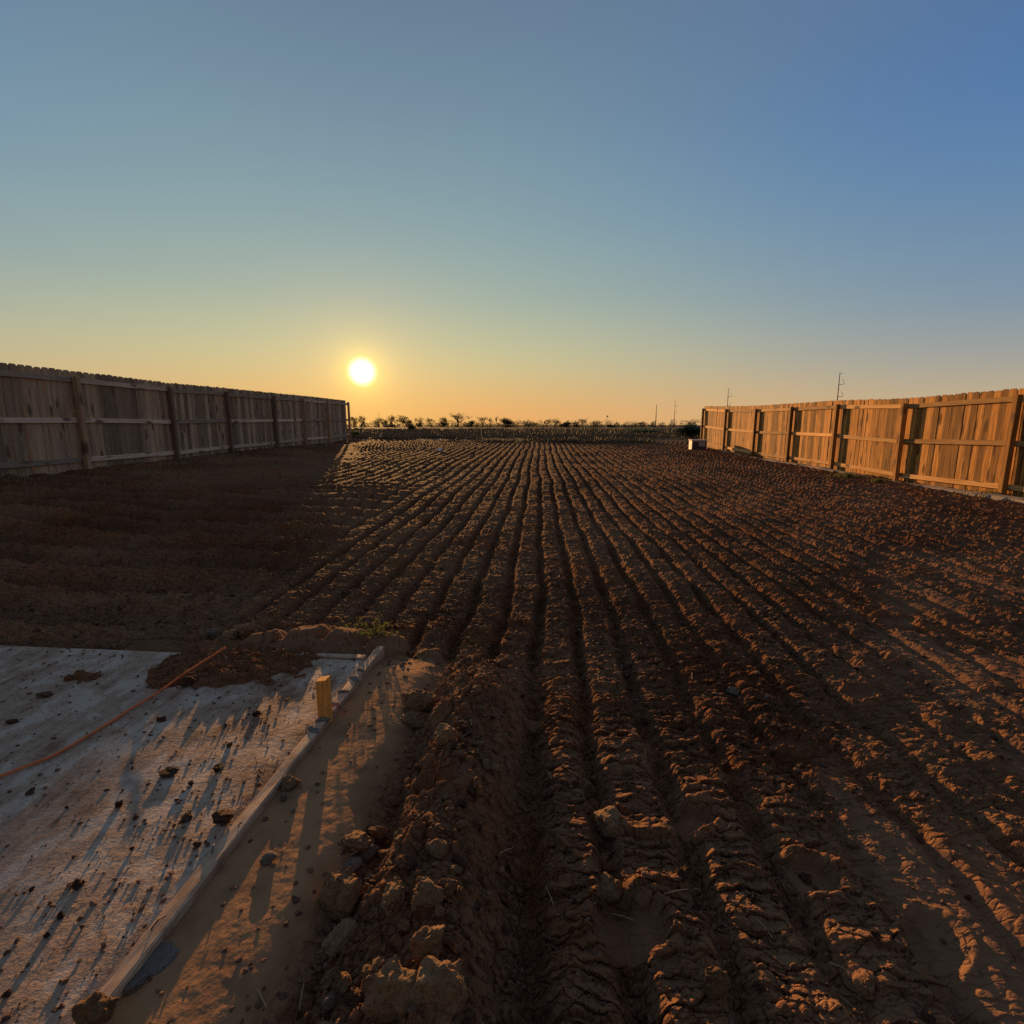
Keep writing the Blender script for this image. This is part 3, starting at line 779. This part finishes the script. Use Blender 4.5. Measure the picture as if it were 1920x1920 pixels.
# ------------------------------------------------------------------ trees and bushes
def branch_tree(seed, H, spread, depth, leafmat, nleaf, leaf, low=.25, bare=False, r0=None, gnarl=.5, clump=0, lowc=.3):
    """wood and leaves of one tree, its foot at the origin"""
    r = random.Random(seed); W, tips = [], []
    def grow(p, d, L, rad, lv):
        pts, rs = [p], [rad]; n = 3
        for i in range(n):
            d = (d + Vector((r.gauss(0, 1), r.gauss(0, 1), r.gauss(0, .6))) * .16 * gnarl * (1 + lv)).normalized()
            p = p + d * L / n; pts.append(p); rs.append(rad * (1 - .5 * (i + 1) / n))
            if lv >= 2: tips.append(p.copy())
        W.append(tube(pts, rs, 5 if lv < 2 else 3, False))
        if lv < depth:
            for _ in range(r.choice((2, 3, 3)) if lv else 4):
                a = r.uniform(0, 6.283)
                side = Vector((math.cos(a), math.sin(a), 0)) * spread
                nd = (d * .6 + side * r.uniform(.5, 1.1) + Vector((0, 0, .45))).normalized()
                q = pts[r.choice((1, 2, 3)) if lv else r.choice((2, 3))]
                grow(q, nd, L * r.uniform(.6, .85), rad * .52, lv + 1)
        else: tips.append(p.copy())
    grow(Vector((0, 0, 0)), Vector((r.gauss(0, .1), r.gauss(0, .1), 1)).normalized(), H * low, r0 or H * .03, 0)
    V, F = merge(W)
    zs = max(v[2] for v in V); k = H / zs
    V = [Vector(v) * k for v in V]; tips = [q * k for q in tips]
    LV, LF = [], []
    if clump:                                       # foliage gathered in clumps through the crown
        cl = []
        for _ in range(clump):
            a = r.uniform(0, 6.283); q = r.random() ** .5
            z = r.uniform(lowc, .93); w = math.sqrt(max(.05, 1 - ((z - .5) / .55) ** 2)) * .5
            cl.append((Vector((math.cos(a) * q * w, math.sin(a) * q * w, z)) , r.uniform(.06, .15)))
        tips = [Vector((c.x + r.gauss(0, s), c.y + r.gauss(0, s), c.z + r.gauss(0, s * .7))) for c, s in cl for _ in range(40)]
    for i in range(nleaf):
        c = r.choice(tips) + Vector((r.gauss(0, 1), r.gauss(0, 1), r.gauss(0, .8))) * leaf * 1.6
        a = Vector((r.gauss(0, 1), r.gauss(0, 1), r.gauss(0, 1))).normalized() * leaf * r.uniform(.5, 1)
        b = a.orthogonal().normalized() * leaf * r.uniform(.35, .7)
        o = len(LV); LV += [c - a, c + b, c + a, c - b]; LF.append((o, o + 1, o + 2, o + 3))
    return (V, F), (LV, LF)
def make_tree_mesh(seed, H, spread, depth, lm, nleaf, leaf, **kw):
    (V, F), (LV, LF) = branch_tree(seed, H, spread, depth, lm, nleaf, leaf, **kw)
    return mesh_from('trunk', V, F, M['bark']), (mesh_from('crown', LV, LF, M[lm]) if LV else None)
KINDS = {
    'round': [make_tree_mesh(s, 1.0, .9, 3, 'leaf_dry', 900, .045, low=.34, clump=16, lowc=.35) for s in (1, 2, 9)],
    'bare': [make_tree_mesh(s, 1.0, .8, 4, 'leaf_dry', 420, .026, low=.34, r0=.03) for s in (3, 4, 10)],
    'bush': [make_tree_mesh(s, 1.0, 1.3, 3, 'leaf_dark', 1100, .06, low=.2, clump=18, lowc=.12) for s in (5, 6)],
    'green': [make_tree_mesh(s, 1.0, 1.1, 3, 'leaf_far', 1000, .055, low=.28, clump=16, lowc=.22) for s in (7, 8)],
}
def tree(px, top, wpx, Y, kind, label, base_z=None, i=0, group='trees along the horizon', name='tree'):
    p, t = at_dist(px, top, Y)
    z0 = gz1(p[0], Y) - .1 if base_z is None else base_z
    H = p[2] - z0; W = wpx * t * 1.4
    tr, cr = KINDS[kind][i % len(KINDS[kind])]
    vx = [v.co.x for v in (cr or tr).vertices]; ext = max(vx) - min(vx)
    e = empty(name, (p[0], Y, z0), (i * 2.4) % 6.28 if kind != 'lean' else 0)
    s = (W / ext, W / ext, H)
    inst('trunk', tr, e, scl=s)
    if cr: inst('crown', cr, e, scl=s)
    tag(e, label, 'tree' if name == 'tree' else 'bush', group)
    return e
TL = [(662, 783, 16, 'round', 'low rounded tree just right of the shaded fence end'),
      (678, 781, 12, 'round', 'small tree directly under the setting sun'),
      (709, 784, 18, 'round', 'flat-topped tree with the slim mast standing in it'),
      (722, 786, 10, 'bush', 'small dark bush right of the tree with the mast'),
      (734, 780, 15, 'round', 'upright tree two along from the slim mast'),
      (754, 780, 19, 'round', 'broad-crowned tree left of the small green sapling'),
      (768, 786, 12, 'bush', 'low bush beside the broad-crowned tree, left of the tall bare tree'),
      (785, 784, 18, 'green', 'low green tree between the broad-crowned tree and the loose bare one'),
      (810, 781, 24, 'bare', 'loose sprawling tree left of the light green round tree'),
      (832, 783, 18, 'green', 'light green round tree next to the tallest bare tree'),
      (857, 773, 30, 'bare', 'tallest bare tree on the horizon'),
      (882, 788, 18, 'bush', 'low dark bush right of the tallest bare tree'),
      (903, 780, 17, 'bare', 'bare spreading tree right of the tallest bare tree'),
      (919, 782, 10, 'bare', 'thin bare tree beside the dark domed tree'),
      (930, 778, 7, 'bare', 'narrow spiky bare tree left of the dark domed tree'),
      (953, 784, 30, 'bush', 'large dark domed tree in the middle of the horizon'),
      (992, 790, 34, 'green', 'wide green bushy tree right of the dark domed tree'),
      (1024, 783, 22, 'bare', 'bare forked tree with a green tinge, right of the wide green one'),
      (1040, 787, 14, 'bare', 'small bare tree just right of the forked tree'),
      (1060, 791, 24, 'bush', 'low dark bush left of the leaning tree'),
      (1080, 790, 18, 'bush', 'dark bush under the leaning tree'),
      (1093, 784, 16, 'bare', 'top-heavy bare tree leaning over the dark bushes'),
      (1117, 788, 17, 'bare', 'fine bare tree left of the thin boxed pole'),
      (1147, 796, 22, 'bush', 'low dark bush right of the thin boxed pole'),
      (1172, 796, 17, 'green', 'small green tree left of the pale round tree'),
      (1202, 791, 22, 'round', 'pale round tree left of the far armless pole')]
for i, (a, b, w, kd, lb) in enumerate(TL): tree(a, b, w, 395 + (i * 37) % 60, kd, lb, i=i)

def hedgerow():
    r = random.Random(5); V, F = [], []
    def blob(cx, cy, z, w, h, n, s):
        for _ in range(n):
            while True:
                a, b, c = r.uniform(-1, 1), r.uniform(-1, 1), r.uniform(0, 1)
                if a * a + b * b + c * c < 1: break
            p = Vector((cx + a * w, cy + b * w * .6, z + c * h))
            d = Vector((r.gauss(0, 1), r.gauss(0, 1), r.gauss(0, 1))).normalized() * s; e = d.orthogonal().normalized() * s * .7
            o = len(V); V.extend([p - d, p + e, p + d, p - e]); F.append((o, o + 1, o + 2, o + 3))
    x = -200.0
    zf = gz1(0, 455)
    while x < 420:
        q = .5 + .5 * math.sin(x * .07) * math.sin(x * .023 + 2)
        h = (3.8 + 4.2 * q * r.random() + 1.6 * r.random()) * (1.0 if -60 < x < 200 else .75)
        blob(x, 455 + r.uniform(-12, 12), zf - .2, r.uniform(2.5, 5), h, 110, .42)
        x += r.uniform(2.2, 4.2)
    o = inst('hedgerow', mesh_from('hedgerow', V, F, M['leaf_dark'])); o['kind'] = 'stuff'
    o['label'] = 'long dark line of brush along the horizon'
    tag(o, o['label'], 'hedgerow')
hedgerow()

# nearer bushes and the bare shrub at the end of the sunlit fence
KINDS['shrub'] = [make_tree_mesh(21, 1.0, 1.25, 4, 'leaf_green', 1500, .05, low=.16, r0=.02)]
KINDS['darkshrub'] = [make_tree_mesh(22, 1.0, 1.0, 4, 'leaf_dark', 2600, .05, low=.16, r0=.025)]
KINDS['twiggy'] = [make_tree_mesh(23, 1.0, 1.1, 4, 'leaf_dark', 90, .018, low=.3, r0=.022, gnarl=.8)]
tree(1206, 803, 62, 42, 'shrub', 'spreading green bush in the grass left of the utility box', group='bushes near the fence end', name='bush')
tree(1290, 797, 56, 31, 'darkshrub', 'dark green bush crowding the end post of the sunlit fence', group='bushes near the fence end', name='bush')
tree(1296, 776, 62, 36, 'twiggy', 'bare twiggy shrub standing above the dark bush by the fence end', group='bushes near the fence end', name='bush')
tree(770, 797, 14, 62, 'darkshrub', 'lone small dark sapling in the grass right of the sun', group='bushes in the far grass', name='bush')
tree(1155, 812, 30, 38, 'shrub', 'low weedy bush left of the spreading green bush', group='bushes near the fence end', name='bush')
tree(664, 806, 20, 27, 'shrub', 'weedy clump at the foot of the shaded fence end post', group='bushes in the far grass', name='bush')

# ------------------------------------------------------------------ dry grass past the ploughing
def grass():
    n = 26000
    yy = 26.5 + 75 * rng.random(n) ** 2.4
    xx = (rng.random(n) - .5) * 2 * (yy * 1.05)
    keep = ~((np.abs(xx) > 7.8) & (yy < 25.5))
    xx, yy = xx[keep], yy[keep]
    cl = fbm(xx * .35, yy * .35, 401, 3)
    k = cl + .30 * rng.random(len(xx)) > -.02
    xx, yy, cl = xx[k], yy[k], cl[k]
    zz = gz(xx, yy)
    V, F = [], []
    for x, y, z, c in zip(xx, yy, zz, cl):
        h = (.10 + .28 * random.random() + .35 * max(0, c)) * (1.0 if y > 30 else .7)
        for _ in range(4):
            a = random.uniform(0, 6.28); w = random.uniform(.012, .03) * (1 + y / 40); l = random.uniform(.05, .25) * h * 2
            bx, by = x + random.gauss(0, .12), y + random.gauss(0, .12)
            o = len(V)
            ca, sa_ = math.cos(a), math.sin(a)
            V += [(bx - sa_ * w, by + ca * w, z - .03), (bx + sa_ * w, by - ca * w, z - .03), (bx + ca * l, by + sa_ * l, z + h * random.uniform(.6, 1.1))]
            F.append((o, o + 1, o + 2))
    o = inst('dry_grass', mesh_from('dry_grass', V, F, M['grass'])); o['kind'] = 'stuff'
    tag(o, 'band of dry weeds and grass past the ploughed soil', 'grass')
grass()

def tuft(px, py, z, n, h, label, mat='leaf_green', spread=.10):
    x, y, t = on_plane(px, py, z)
    e = empty('weed', (x, y, gz1(x, y) - .01)); V, F = [], []
    for _ in range(n):
        a = random.uniform(0, 6.28); q = abs(random.gauss(0, spread)); bx, by = math.cos(a) * q * 1.6, math.sin(a) * q * .8
        l = h * random.uniform(.5, 1); lean = random.uniform(.2, .9) * l; b = random.uniform(0, 6.28); w = random.uniform(.004, .009)
        o = len(V); cb, sb_ = math.cos(b), math.sin(b)
        V += [(bx - sb_ * w, by + cb * w, 0), (bx + sb_ * w, by - cb * w, 0), (bx + cb * lean * .4 + sb_ * w, by + sb_ * lean * .4 - cb * w, l * .6), (bx + cb * lean * .4 - sb_ * w, by + sb_ * lean * .4 + cb * w, l * .6), (bx + cb * lean, by + sb_ * lean, l)]
        F += [(o, o + 1, o + 2, o + 3), (o + 3, o + 2, o + 4)]
    inst('blades', mesh_from('blades', V, F, M[mat]), e)['kind'] = 'stuff'
    tag(e, label, 'weed', 'grass tufts at the fence foot')
tuft(1588, 899, -.07, 160, .16, 'green grass tuft at the fence foot below the tall utility pole', spread=.16)
tuft(1648, 908, -.08, 90, .12, 'small green tuft just left of the second sunlit post', spread=.1)
tuft(1865, 936, -.1, 220, .14, 'wide grass tuft at the foot of the nearest sunlit post', spread=.22)
tuft(1835, 928, -.1, 90, .10, 'sparse grass left of the nearest sunlit post', spread=.15)

def weed():
    x, y, t = on_plane(700, 1216, -.03); r = random.Random(3)
    e = empty('weed', (x - .03, y + .10, gz1(x - .03, y + .10) - .01))
    SV, LV, LF = [], [], []
    for i in range(13):
        a = r.uniform(0, 6.28); L = r.uniform(.08, .22); up = r.uniform(.25, .75)
        d = Vector((math.cos(a) * 1.1, math.sin(a) * .6, up)).normalized()
        pts = [Vector((0, 0, 0)), d * L * .5 + Vector((0, 0, .012)), d * L]
        SV.append(tube(pts, [.002, .0016, .001], 4))
        for k in range(16):
            q = pts[1].lerp(pts[2], r.random()) if k > 4 else pts[0].lerp(pts[1], r.random())
            q = q + Vector((r.gauss(0, .01), r.gauss(0, .01), r.gauss(0, .008)))
            l = Vector((r.gauss(0, 1), r.gauss(0, 1), r.gauss(0, .6))).normalized() * r.uniform(.008, .016); w = l.orthogonal().normalized() * r.uniform(.004, .007)
            o = len(LV); LV += [q - l, q + w, q + l, q - w]; LF.append((o, o + 1, o + 2, o + 3))
    V, F = merge(SV); inst('stem', mesh_from('stem', V, F, M['leaf_green']), e)
    inst('foliage', mesh_from('foliage', LV, LF, M['leaf_green']), e)
    tag(e, 'small leafy green weed beside the far end of the long form board', 'weed')
weed()

# ------------------------------------------------------------------ soil spilled over the slab's back edge
def soil_spill():
    cx, cy, _ = on_plane(385, 1250, .02)
    n, m = 110, 70
    X, Y = np.meshgrid(np.linspace(cx - .62, cx + .50, n), np.linspace(cy - .26, cy + .42, m), indexing='ij')
    q = ((X - cx) / .46) ** 2 + ((Y - cy - .03) / np.where(Y > cy + .03, .22, .17)) ** 2
    q = q + .25 + 2.6 * fbm(X * 5, Y * 5, 501, 4)
    h = np.clip(1 - q, -.25, 1)
    Z = .016 * h + .012 * fbm(X * 9, Y * 9, 502, 3) * sst(h, 0, .4)
    for s, a, sd in ((.07, .020, 503), (.035, .014, 504), (.018, .008, 505)):
        f1, f2, rr, ox, oy = worley(X / s, Y / s, sd)
        Z = Z + a * np.sqrt(np.clip(1 - (f1 / (.3 + .3 * rr)) ** 2, 0, 1)) * (rr < .55) * sst(h, -.08, .25)
    Z = Z - .02 * (1 - sst(h, -.15, .06)) - .004
    V = list(zip(X.ravel(), Y.ravel(), Z.ravel()))
    F = [(i * m + j, (i + 1) * m + j, (i + 1) * m + j + 1, i * m + j + 1) for i in range(n - 1) for j in range(m - 1)]
    me = mesh_from('soil_pile', V, F, M['soil'])
    for nm, val in (('dry', .45), ('smooth', 0.0), ('wild', 0.0), ('strip', 0.0)):
        at = me.attributes.new(nm, 'FLOAT', 'POINT'); at.data.foreach_set('value', np.full(len(V), val, np.float32))
    tag(inst('soil_pile', me), 'low pile of brown soil spilled over the back edge of the slab', 'soil pile')
soil_spill()

# ------------------------------------------------------------------ orange cord
def cord():
    px = [(-160, 1512, .008), (0, 1455, .008), (60, 1432, .008), (110, 1411, .008), (200, 1358, .008), (245, 1329, .010), (290, 1302, .018), (330, 1274, .040), (348, 1261, .060), (380, 1241, .072), (405, 1225, .088), (418, 1216, .098), (423, 1215, .098)]
    pts = []
    for a, b, z in px:
        x, y, t = on_plane(a, b, z); pts.append(Vector((x, y, z)))
    fine = []
    for i in range(len(pts) - 1):
        p0, p1, p2, p3 = pts[max(i - 1, 0)], pts[i], pts[i + 1], pts[min(i + 2, len(pts) - 1)]
        for s in range(6):
            t = s / 6
            fine.append(.5 * ((2 * p1) + (p2 - p0) * t + (2 * p0 - 5 * p1 + 4 * p2 - p3) * t * t + (3 * p1 - p0 - 3 * p2 + p3) * t ** 3))
    fine.append(pts[-1])
    v, f = tube(fine, .005, 8)
    tag(inst('cord', mesh_from('cord', v, f, M['cord'], True)), 'orange cord lying across the slab with its end raised', 'cord')
cord()

# ------------------------------------------------------------------ rocks and clods that can be told apart
def rock(px, py, wpx, hpx, lib, label, rotz=None, name='rock', cat='rock', z=None, sink=.13, group='rocks in the spilled soil', tilt=.35, dep=.8):
    zz = -.05 if z is None else z
    for _ in range(3):
        x, y, t = on_plane(px, py + hpx * .42, zz)
        if z is None: zz = gz1(x, y)
    W = wpx * t; Hh = hpx * t * .95
    me = random.choice(lib)
    rz = random.uniform(0, 6.28) if rotz is None else rotz
    o = inst(name, me, None, (x, y + W * dep * .3, zz + Hh * (.5 - sink)), (random.uniform(-tilt, tilt), random.uniform(-tilt, tilt), rz), (W * 1.2, W * dep * 1.2, Hh * 1.2))
    tag(o, label, cat, group)
    return o
rock(640, 1680, 76, 96, ROCKS, 'large brown rock standing upright in the middle of the rocky berm', 0.3)
rock(736, 1692, 46, 56, ROCKS, 'knobbly brown rock right of the large upright rock')
rock(800, 1697, 52, 34, ROCKS, 'rounded rock on the berm right of the knobbly rock', 0.2)
rock(838, 1668, 36, 34, ROCKS, 'smaller rounded clod highest on the berm flank by the furrow')
rock(667, 1585, 54, 28, ROCKS, 'flat-topped brown stone above the large upright rock', 0.4)
rock(705, 1566, 32, 32, ROCKS, 'squarish stone touching the flat-topped brown stone')
rock(690, 1604, 40, 24, PALE, 'pale wedge-shaped stone below the flat-topped brown stone', 0.1)
rock(655, 1628, 42, 20, PALE, 'thin slanting stone just above the large upright rock', 0.6)
rock(633, 1772, 58, 28, ROCKS, 'flat brown slab of clay left of the upright clay block', 0.3)
rock(616, 1842, 32, 28, ROCKS, 'small sunlit wedge of rock at the left edge of the berm bottom')
rock(648, 1850, 32, 36, ROCKS, 'rounded stone between the sunlit wedge and the large jagged rock')
rock(730, 1852, 100, 108, ROCKS, 'large jagged rock near the bottom of the picture', 0.8)
rock(800, 1770, 58, 92, ROCKS, 'tall upright clay block above the biggest rock', 0.1, tilt=.1)
rock(822, 1892, 115, 104, ROCKS, 'biggest rock, half cut off by the bottom of the picture', 0.5)
rock(616, 1888, 34, 26, PALE, 'pale stone at the very bottom left of the berm')
rock(780, 1322, 62, 42, ROCKS, 'broad brown clod at the top of the berm beside the stake', 0.1)
rock(775, 1352, 58, 20, ROCKS, 'long thin plate of clay below the broad brown clod', 0.05, tilt=.1)
rock(836, 1432, 42, 32, ROCKS, 'lumpy sunlit clod halfway along the berm')
rock(1148, 1548, 62, 46, ROCKS, 'angular clod wedged in the second furrow', 0.5)
rock(1140, 1672, 54, 46, ROCKS, 'rounded dark clod in the furrow below the angular one', 0.4)
rock(1345, 1840, 46, 56, ROCKS, 'upright flake of soil standing in the furrow at lower right')
rock(1376, 1300, 24, 17, PALE, 'small pale stone on the furrows right of the middle')
rock(540, 1472, 34, 22, ROCKS, 'brown stone leaning against the long form board')
rock(531, 1495, 16, 16, PALE, 'tiny pale stone below the brown stone at the form board')
rock(500, 1614, 32, 14, PALE, 'thin pale chip lying on the bare sand', 0.2, tilt=.05)
rock(172, 1908, 66, 52, ROCKS, 'smooth brown lump sitting on the near end of the form board', 0.2, z=.012, sink=.1, tilt=.08)
rock(250, 1850, 46, 13, GREY, 'grey broken mortar lump beside the near end of the form board', 0.7, cat='mortar lump', name='mortar_lump')
rock(285, 1812, 60, 8, GREY, 'flat grey mortar sliver beside the near end of the form board', 0.9, cat='mortar lump', name='mortar_lump', tilt=.1)
rock(1600, 1580, 22, 18, ROCKS, 'small clod between the smooth tracks at right')
rock(400, 1190, 22, 18, PALE, 'pale stone in the soil behind the slab above the cord tip')
rock(425, 1193, 30, 22, ROCKS, 'brown clod just right of the pale stone behind the slab')
rock(455, 1185, 34, 26, ROCKS, 'pointed clod at the left end of the cracked clay mound')
SL = [(222, 1510, 17, 16, 'round soil crumb on the slab with a long shadow'), (408, 1441, 26, 15, 'dark clod near the middle of the slab'),
      (312, 1452, 42, 14, 'flat scrap of soil left of the dark clod on the slab'), (357, 1470, 15, 12, 'small round clod below the flat scrap of soil'),
      (368, 1585, 18, 15, 'reddish clod close to the long form board'), (347, 1536, 32, 13, 'thin curl of soil left of the crumbly lump by the board'),
      (412, 1538, 52, 27, 'crumbly lump of soil beside the long form board'), (142, 1660, 20, 25, 'upright brown clod on the near part of the slab'),
      (112, 1718, 17, 16, 'very dark round clod on the near part of the slab'), (87, 1755, 15, 14, 'dark clod just below the very dark round clod'),
      (59, 1668, 12, 11, 'small dark crumb left of the upright brown clod'), (10, 1866, 19, 17, 'clod at the lower left corner of the picture'),
      (55, 1486, 22, 13, 'clod on the slab just below the orange cord'), (478, 1340, 22, 13, 'dark clod on the slab below the soil pile'),
      (352, 1277, 40, 26, 'wedge-shaped clod holding up the orange cord'), (253, 1534, 14, 7, 'little oval crumb in the middle of the slab'),
      (124, 1514, 9, 8, 'tiny clod upper left on the slab'), (246, 1592, 10, 9, 'tiny clod below the oval crumb'), (155, 1655, 10, 10, 'little crumb right of the upright brown clod'),
      (430, 1398, 14, 10, 'small clod on the slab near the stake side'), (300, 1350, 22, 10, 'low scrap of soil right of the cord'), (80, 1305, 34, 10, 'flat soil scrap on the far left of the slab'),
      (20, 1355, 26, 9, 'flat soil scrap at the left picture edge')]
for a, b, w, h, lb in SL:
    w, h = w * .7, h * .7
    rock(a, b, w, h, DARK if 'dark' in lb else CLODS, lb, name='soil_clod', cat='soil clod', z=.0, sink=.06, group='clods on the slab', tilt=.2)

# more clods of one look: the nearest ones singly, the crumbs beyond as a mass
def clod_scatter():
    pts = []
    r = random.Random(17); tries = 0
    while len(pts) < 240 and tries < 9000:
        tries += 1
        y = .75 + 2.2 * r.random() ** 1.5; x = r.uniform(-.55, 1.6)
        sa, sb = slab_uv(np.array([x]), np.array([y]))
        if sb[0] > -.09 and sa[0] < .1: continue
        berm = -.42 < x < -.05
        if not berm and r.random() < .80: continue
        pts.append((x, y, berm))
    xs = np.array([p[0] for p in pts]); ys = np.array([p[1] for p in pts]); z, dry, smo, *_ = ground(xs, ys)
    for i, (x, y, bm_) in enumerate(pts):
        if smo[i] > .4 and r.random() < .85: continue
        s = r.uniform(.012, .034) * (r.uniform(.9, 1.7) if bm_ else 1.0)
        o = inst('soil_clod', r.choice(ROCKS_S if bm_ and r.random() < .6 else CLODS), None, (x, y, z[i] + s * .15), (r.uniform(-.6, .6), r.uniform(-.6, .6), r.uniform(0, 6.3)), (s * r.uniform(.8, 1.5), s * r.uniform(.8, 1.2), s * r.uniform(.5, 1)))
        if bm_: tag(o, 'small brown clod among many on the rocky berm', 'soil clod', 'small clods on the berm')
        else: tag(o, 'small brown clod among many on the furrowed soil', 'soil clod', 'small clods on the furrows')
clod_scatter()

def crumbs():
    V, F = [], []
    bm = bmesh.new(); bmesh.ops.create_icosphere(bm, subdivisions=1, radius=.5)
    bv = np.array([v.co[:] for v in bm.verts]); bf = [[v.index for v in f.verts] for f in bm.faces]; bm.free()
    n = 8000
    r_ = .7 + 6.3 * rng.random(n) ** 1.7; a = np.radians(rng.uniform(-52, 50, n))
    x = r_ * np.sin(a); y = r_ * np.cos(a)
    sa, sb = slab_uv(x, y)
    on = (sb > 0) & (sa < 0)
    a2 = rng.uniform(-2.6, 0, 2600); b2 = rng.uniform(0, 3.0, 2600)
    X2, Y2 = slab_xy(a2, b2); cl2 = fbm(X2 * 2.2, Y2 * 2.2, 601, 3) > -.05
    x = np.append(x, X2[cl2]); y = np.append(y, Y2[cl2])
    s3 = rng.uniform(-2.3, .1, 260); x3, y3 = slab_xy(s3, -rng.uniform(.07, .40, 260)); x = np.append(x, x3); y = np.append(y, y3)
    sa, sb = slab_uv(x, y); on = (sb > 0) & (sa < 0)
    out = ~((sb > -.06) & (sa < .06)) | on
    x, y, on = x[out], y[out], on[out]
    z, dry, smo, wild, sh, st = ground(x, y)
    keep = on | (rng.random(len(x)) > smo * .8)
    x, y, z, on = x[keep], y[keep], z[keep], on[keep]
    vs, fs = [], []
    s = np.where(on, .003 + .010 * rng.random(len(x)) ** 2.5, rng.uniform(.006, .020, len(x)) * np.clip(np.hypot(x, y) / 2.2, .7, 1.5))
    allv = np.zeros((len(x), len(bv), 3))
    for i in range(len(x)):
        q = bv * (1 + .35 * rng.standard_normal((len(bv), 1))) * np.array([rng.uniform(.8, 1.5), rng.uniform(.8, 1.3), rng.uniform(.5, .9)]) * s[i]
        c, d = math.cos(i), math.sin(i)
        allv[i, :, 0] = q[:, 0] * c - q[:, 1] * d + x[i]; allv[i, :, 1] = q[:, 0] * d + q[:, 1] * c + y[i]
        allv[i, :, 2] = q[:, 2] + (s[i] * .22 if on[i] else z[i] + s[i] * .1)
    nb = len(bv)
    faces = (np.array(bf)[None] + (np.arange(len(x)) * nb)[:, None, None]).reshape(-1, 3)
    me = bpy.data.meshes.new('soil_crumbs'); me.from_pydata(allv.reshape(-1, 3).tolist(), [], faces.tolist()); me.materials.append(M['crumb'])
    o = inst('soil_crumbs', me); o['kind'] = 'stuff'
    tag(o, 'loose crumbs of soil scattered over the slab and furrows', 'soil crumbs')
m_, nt_, p_ = new_mat('crumb'); k_ = NT(nt_)
k_.set(p_.inputs['Base Color'], k_.mix(k_.ss(k_.noise(k_.pos(), 22, 3), .35, .65), (.07, .036, .022, 1), (.18, .10, .06, 1)))
M['crumb'] = m_
crumbs()

# ------------------------------------------------------------------ straw
def straw():
    parts = []; r = random.Random(23); n = 0
    while n < 90:
        x = r.uniform(-.6, .9); y = r.uniform(.8, 3.2)
        sa, sb = slab_uv(x, y)
        if sb > -.06 and sa < .1: continue
        if x > -.02 and r.random() < .6: continue
        n += 1
        z = gz1(x, y) + .006; a = r.uniform(0, 6.28); L = r.uniform(.02, .07)
        d = Vector((math.cos(a), math.sin(a), r.uniform(-.1, .35))) * L
        p = Vector((x, y, z))
        parts.append(tube([p, p + d * .5 + Vector((0, 0, .003)), p + d], [.0012, .0011, .0007], 4))
    V, F = merge(parts); o = inst('straw', mesh_from('straw', V, F, M['straw'])); o['kind'] = 'stuff'
    tag(o, 'thin pale straws scattered over the berm', 'straw')
M['straw'] = mat_plain('straw', (.42, .32, .18), .8, .25, 30, 0, 0)
straw()

# ------------------------------------------------------------------ litter
def litter(px, py, w, h, Y, label):
    p, t = at_dist(px, py, Y); z = gz1(p[0], Y)
    bm = bmesh.new(); bmesh.ops.create_grid(bm, x_segments=6, y_segments=4, size=.5)
    for v in bm.verts: v.co = Vector((v.co.x * w * t, v.co.y * .22, .05 + h * t * (.5 + .7 * math.sin(v.co.x * 7 + px) * math.cos(v.co.y * 5))))
    bmesh.ops.solidify(bm, geom=bm.faces[:], thickness=.006)
    o = inst('litter', bm_mesh('litter', bm, M['white']), None, (p[0], Y, z + .02), (0, 0, .3)); tag(o, label, 'litter')
litter(826, 847, 11, 5, 18.5, 'crumpled white litter lying alone on the ploughed soil')
litter(714, 824, 6, 4, 27.0, 'small white litter in the weeds just right of the shaded fence')
litter(824, 829, 4, 3, 25.0, 'tiny pale scrap farther off behind the crumpled white litter')
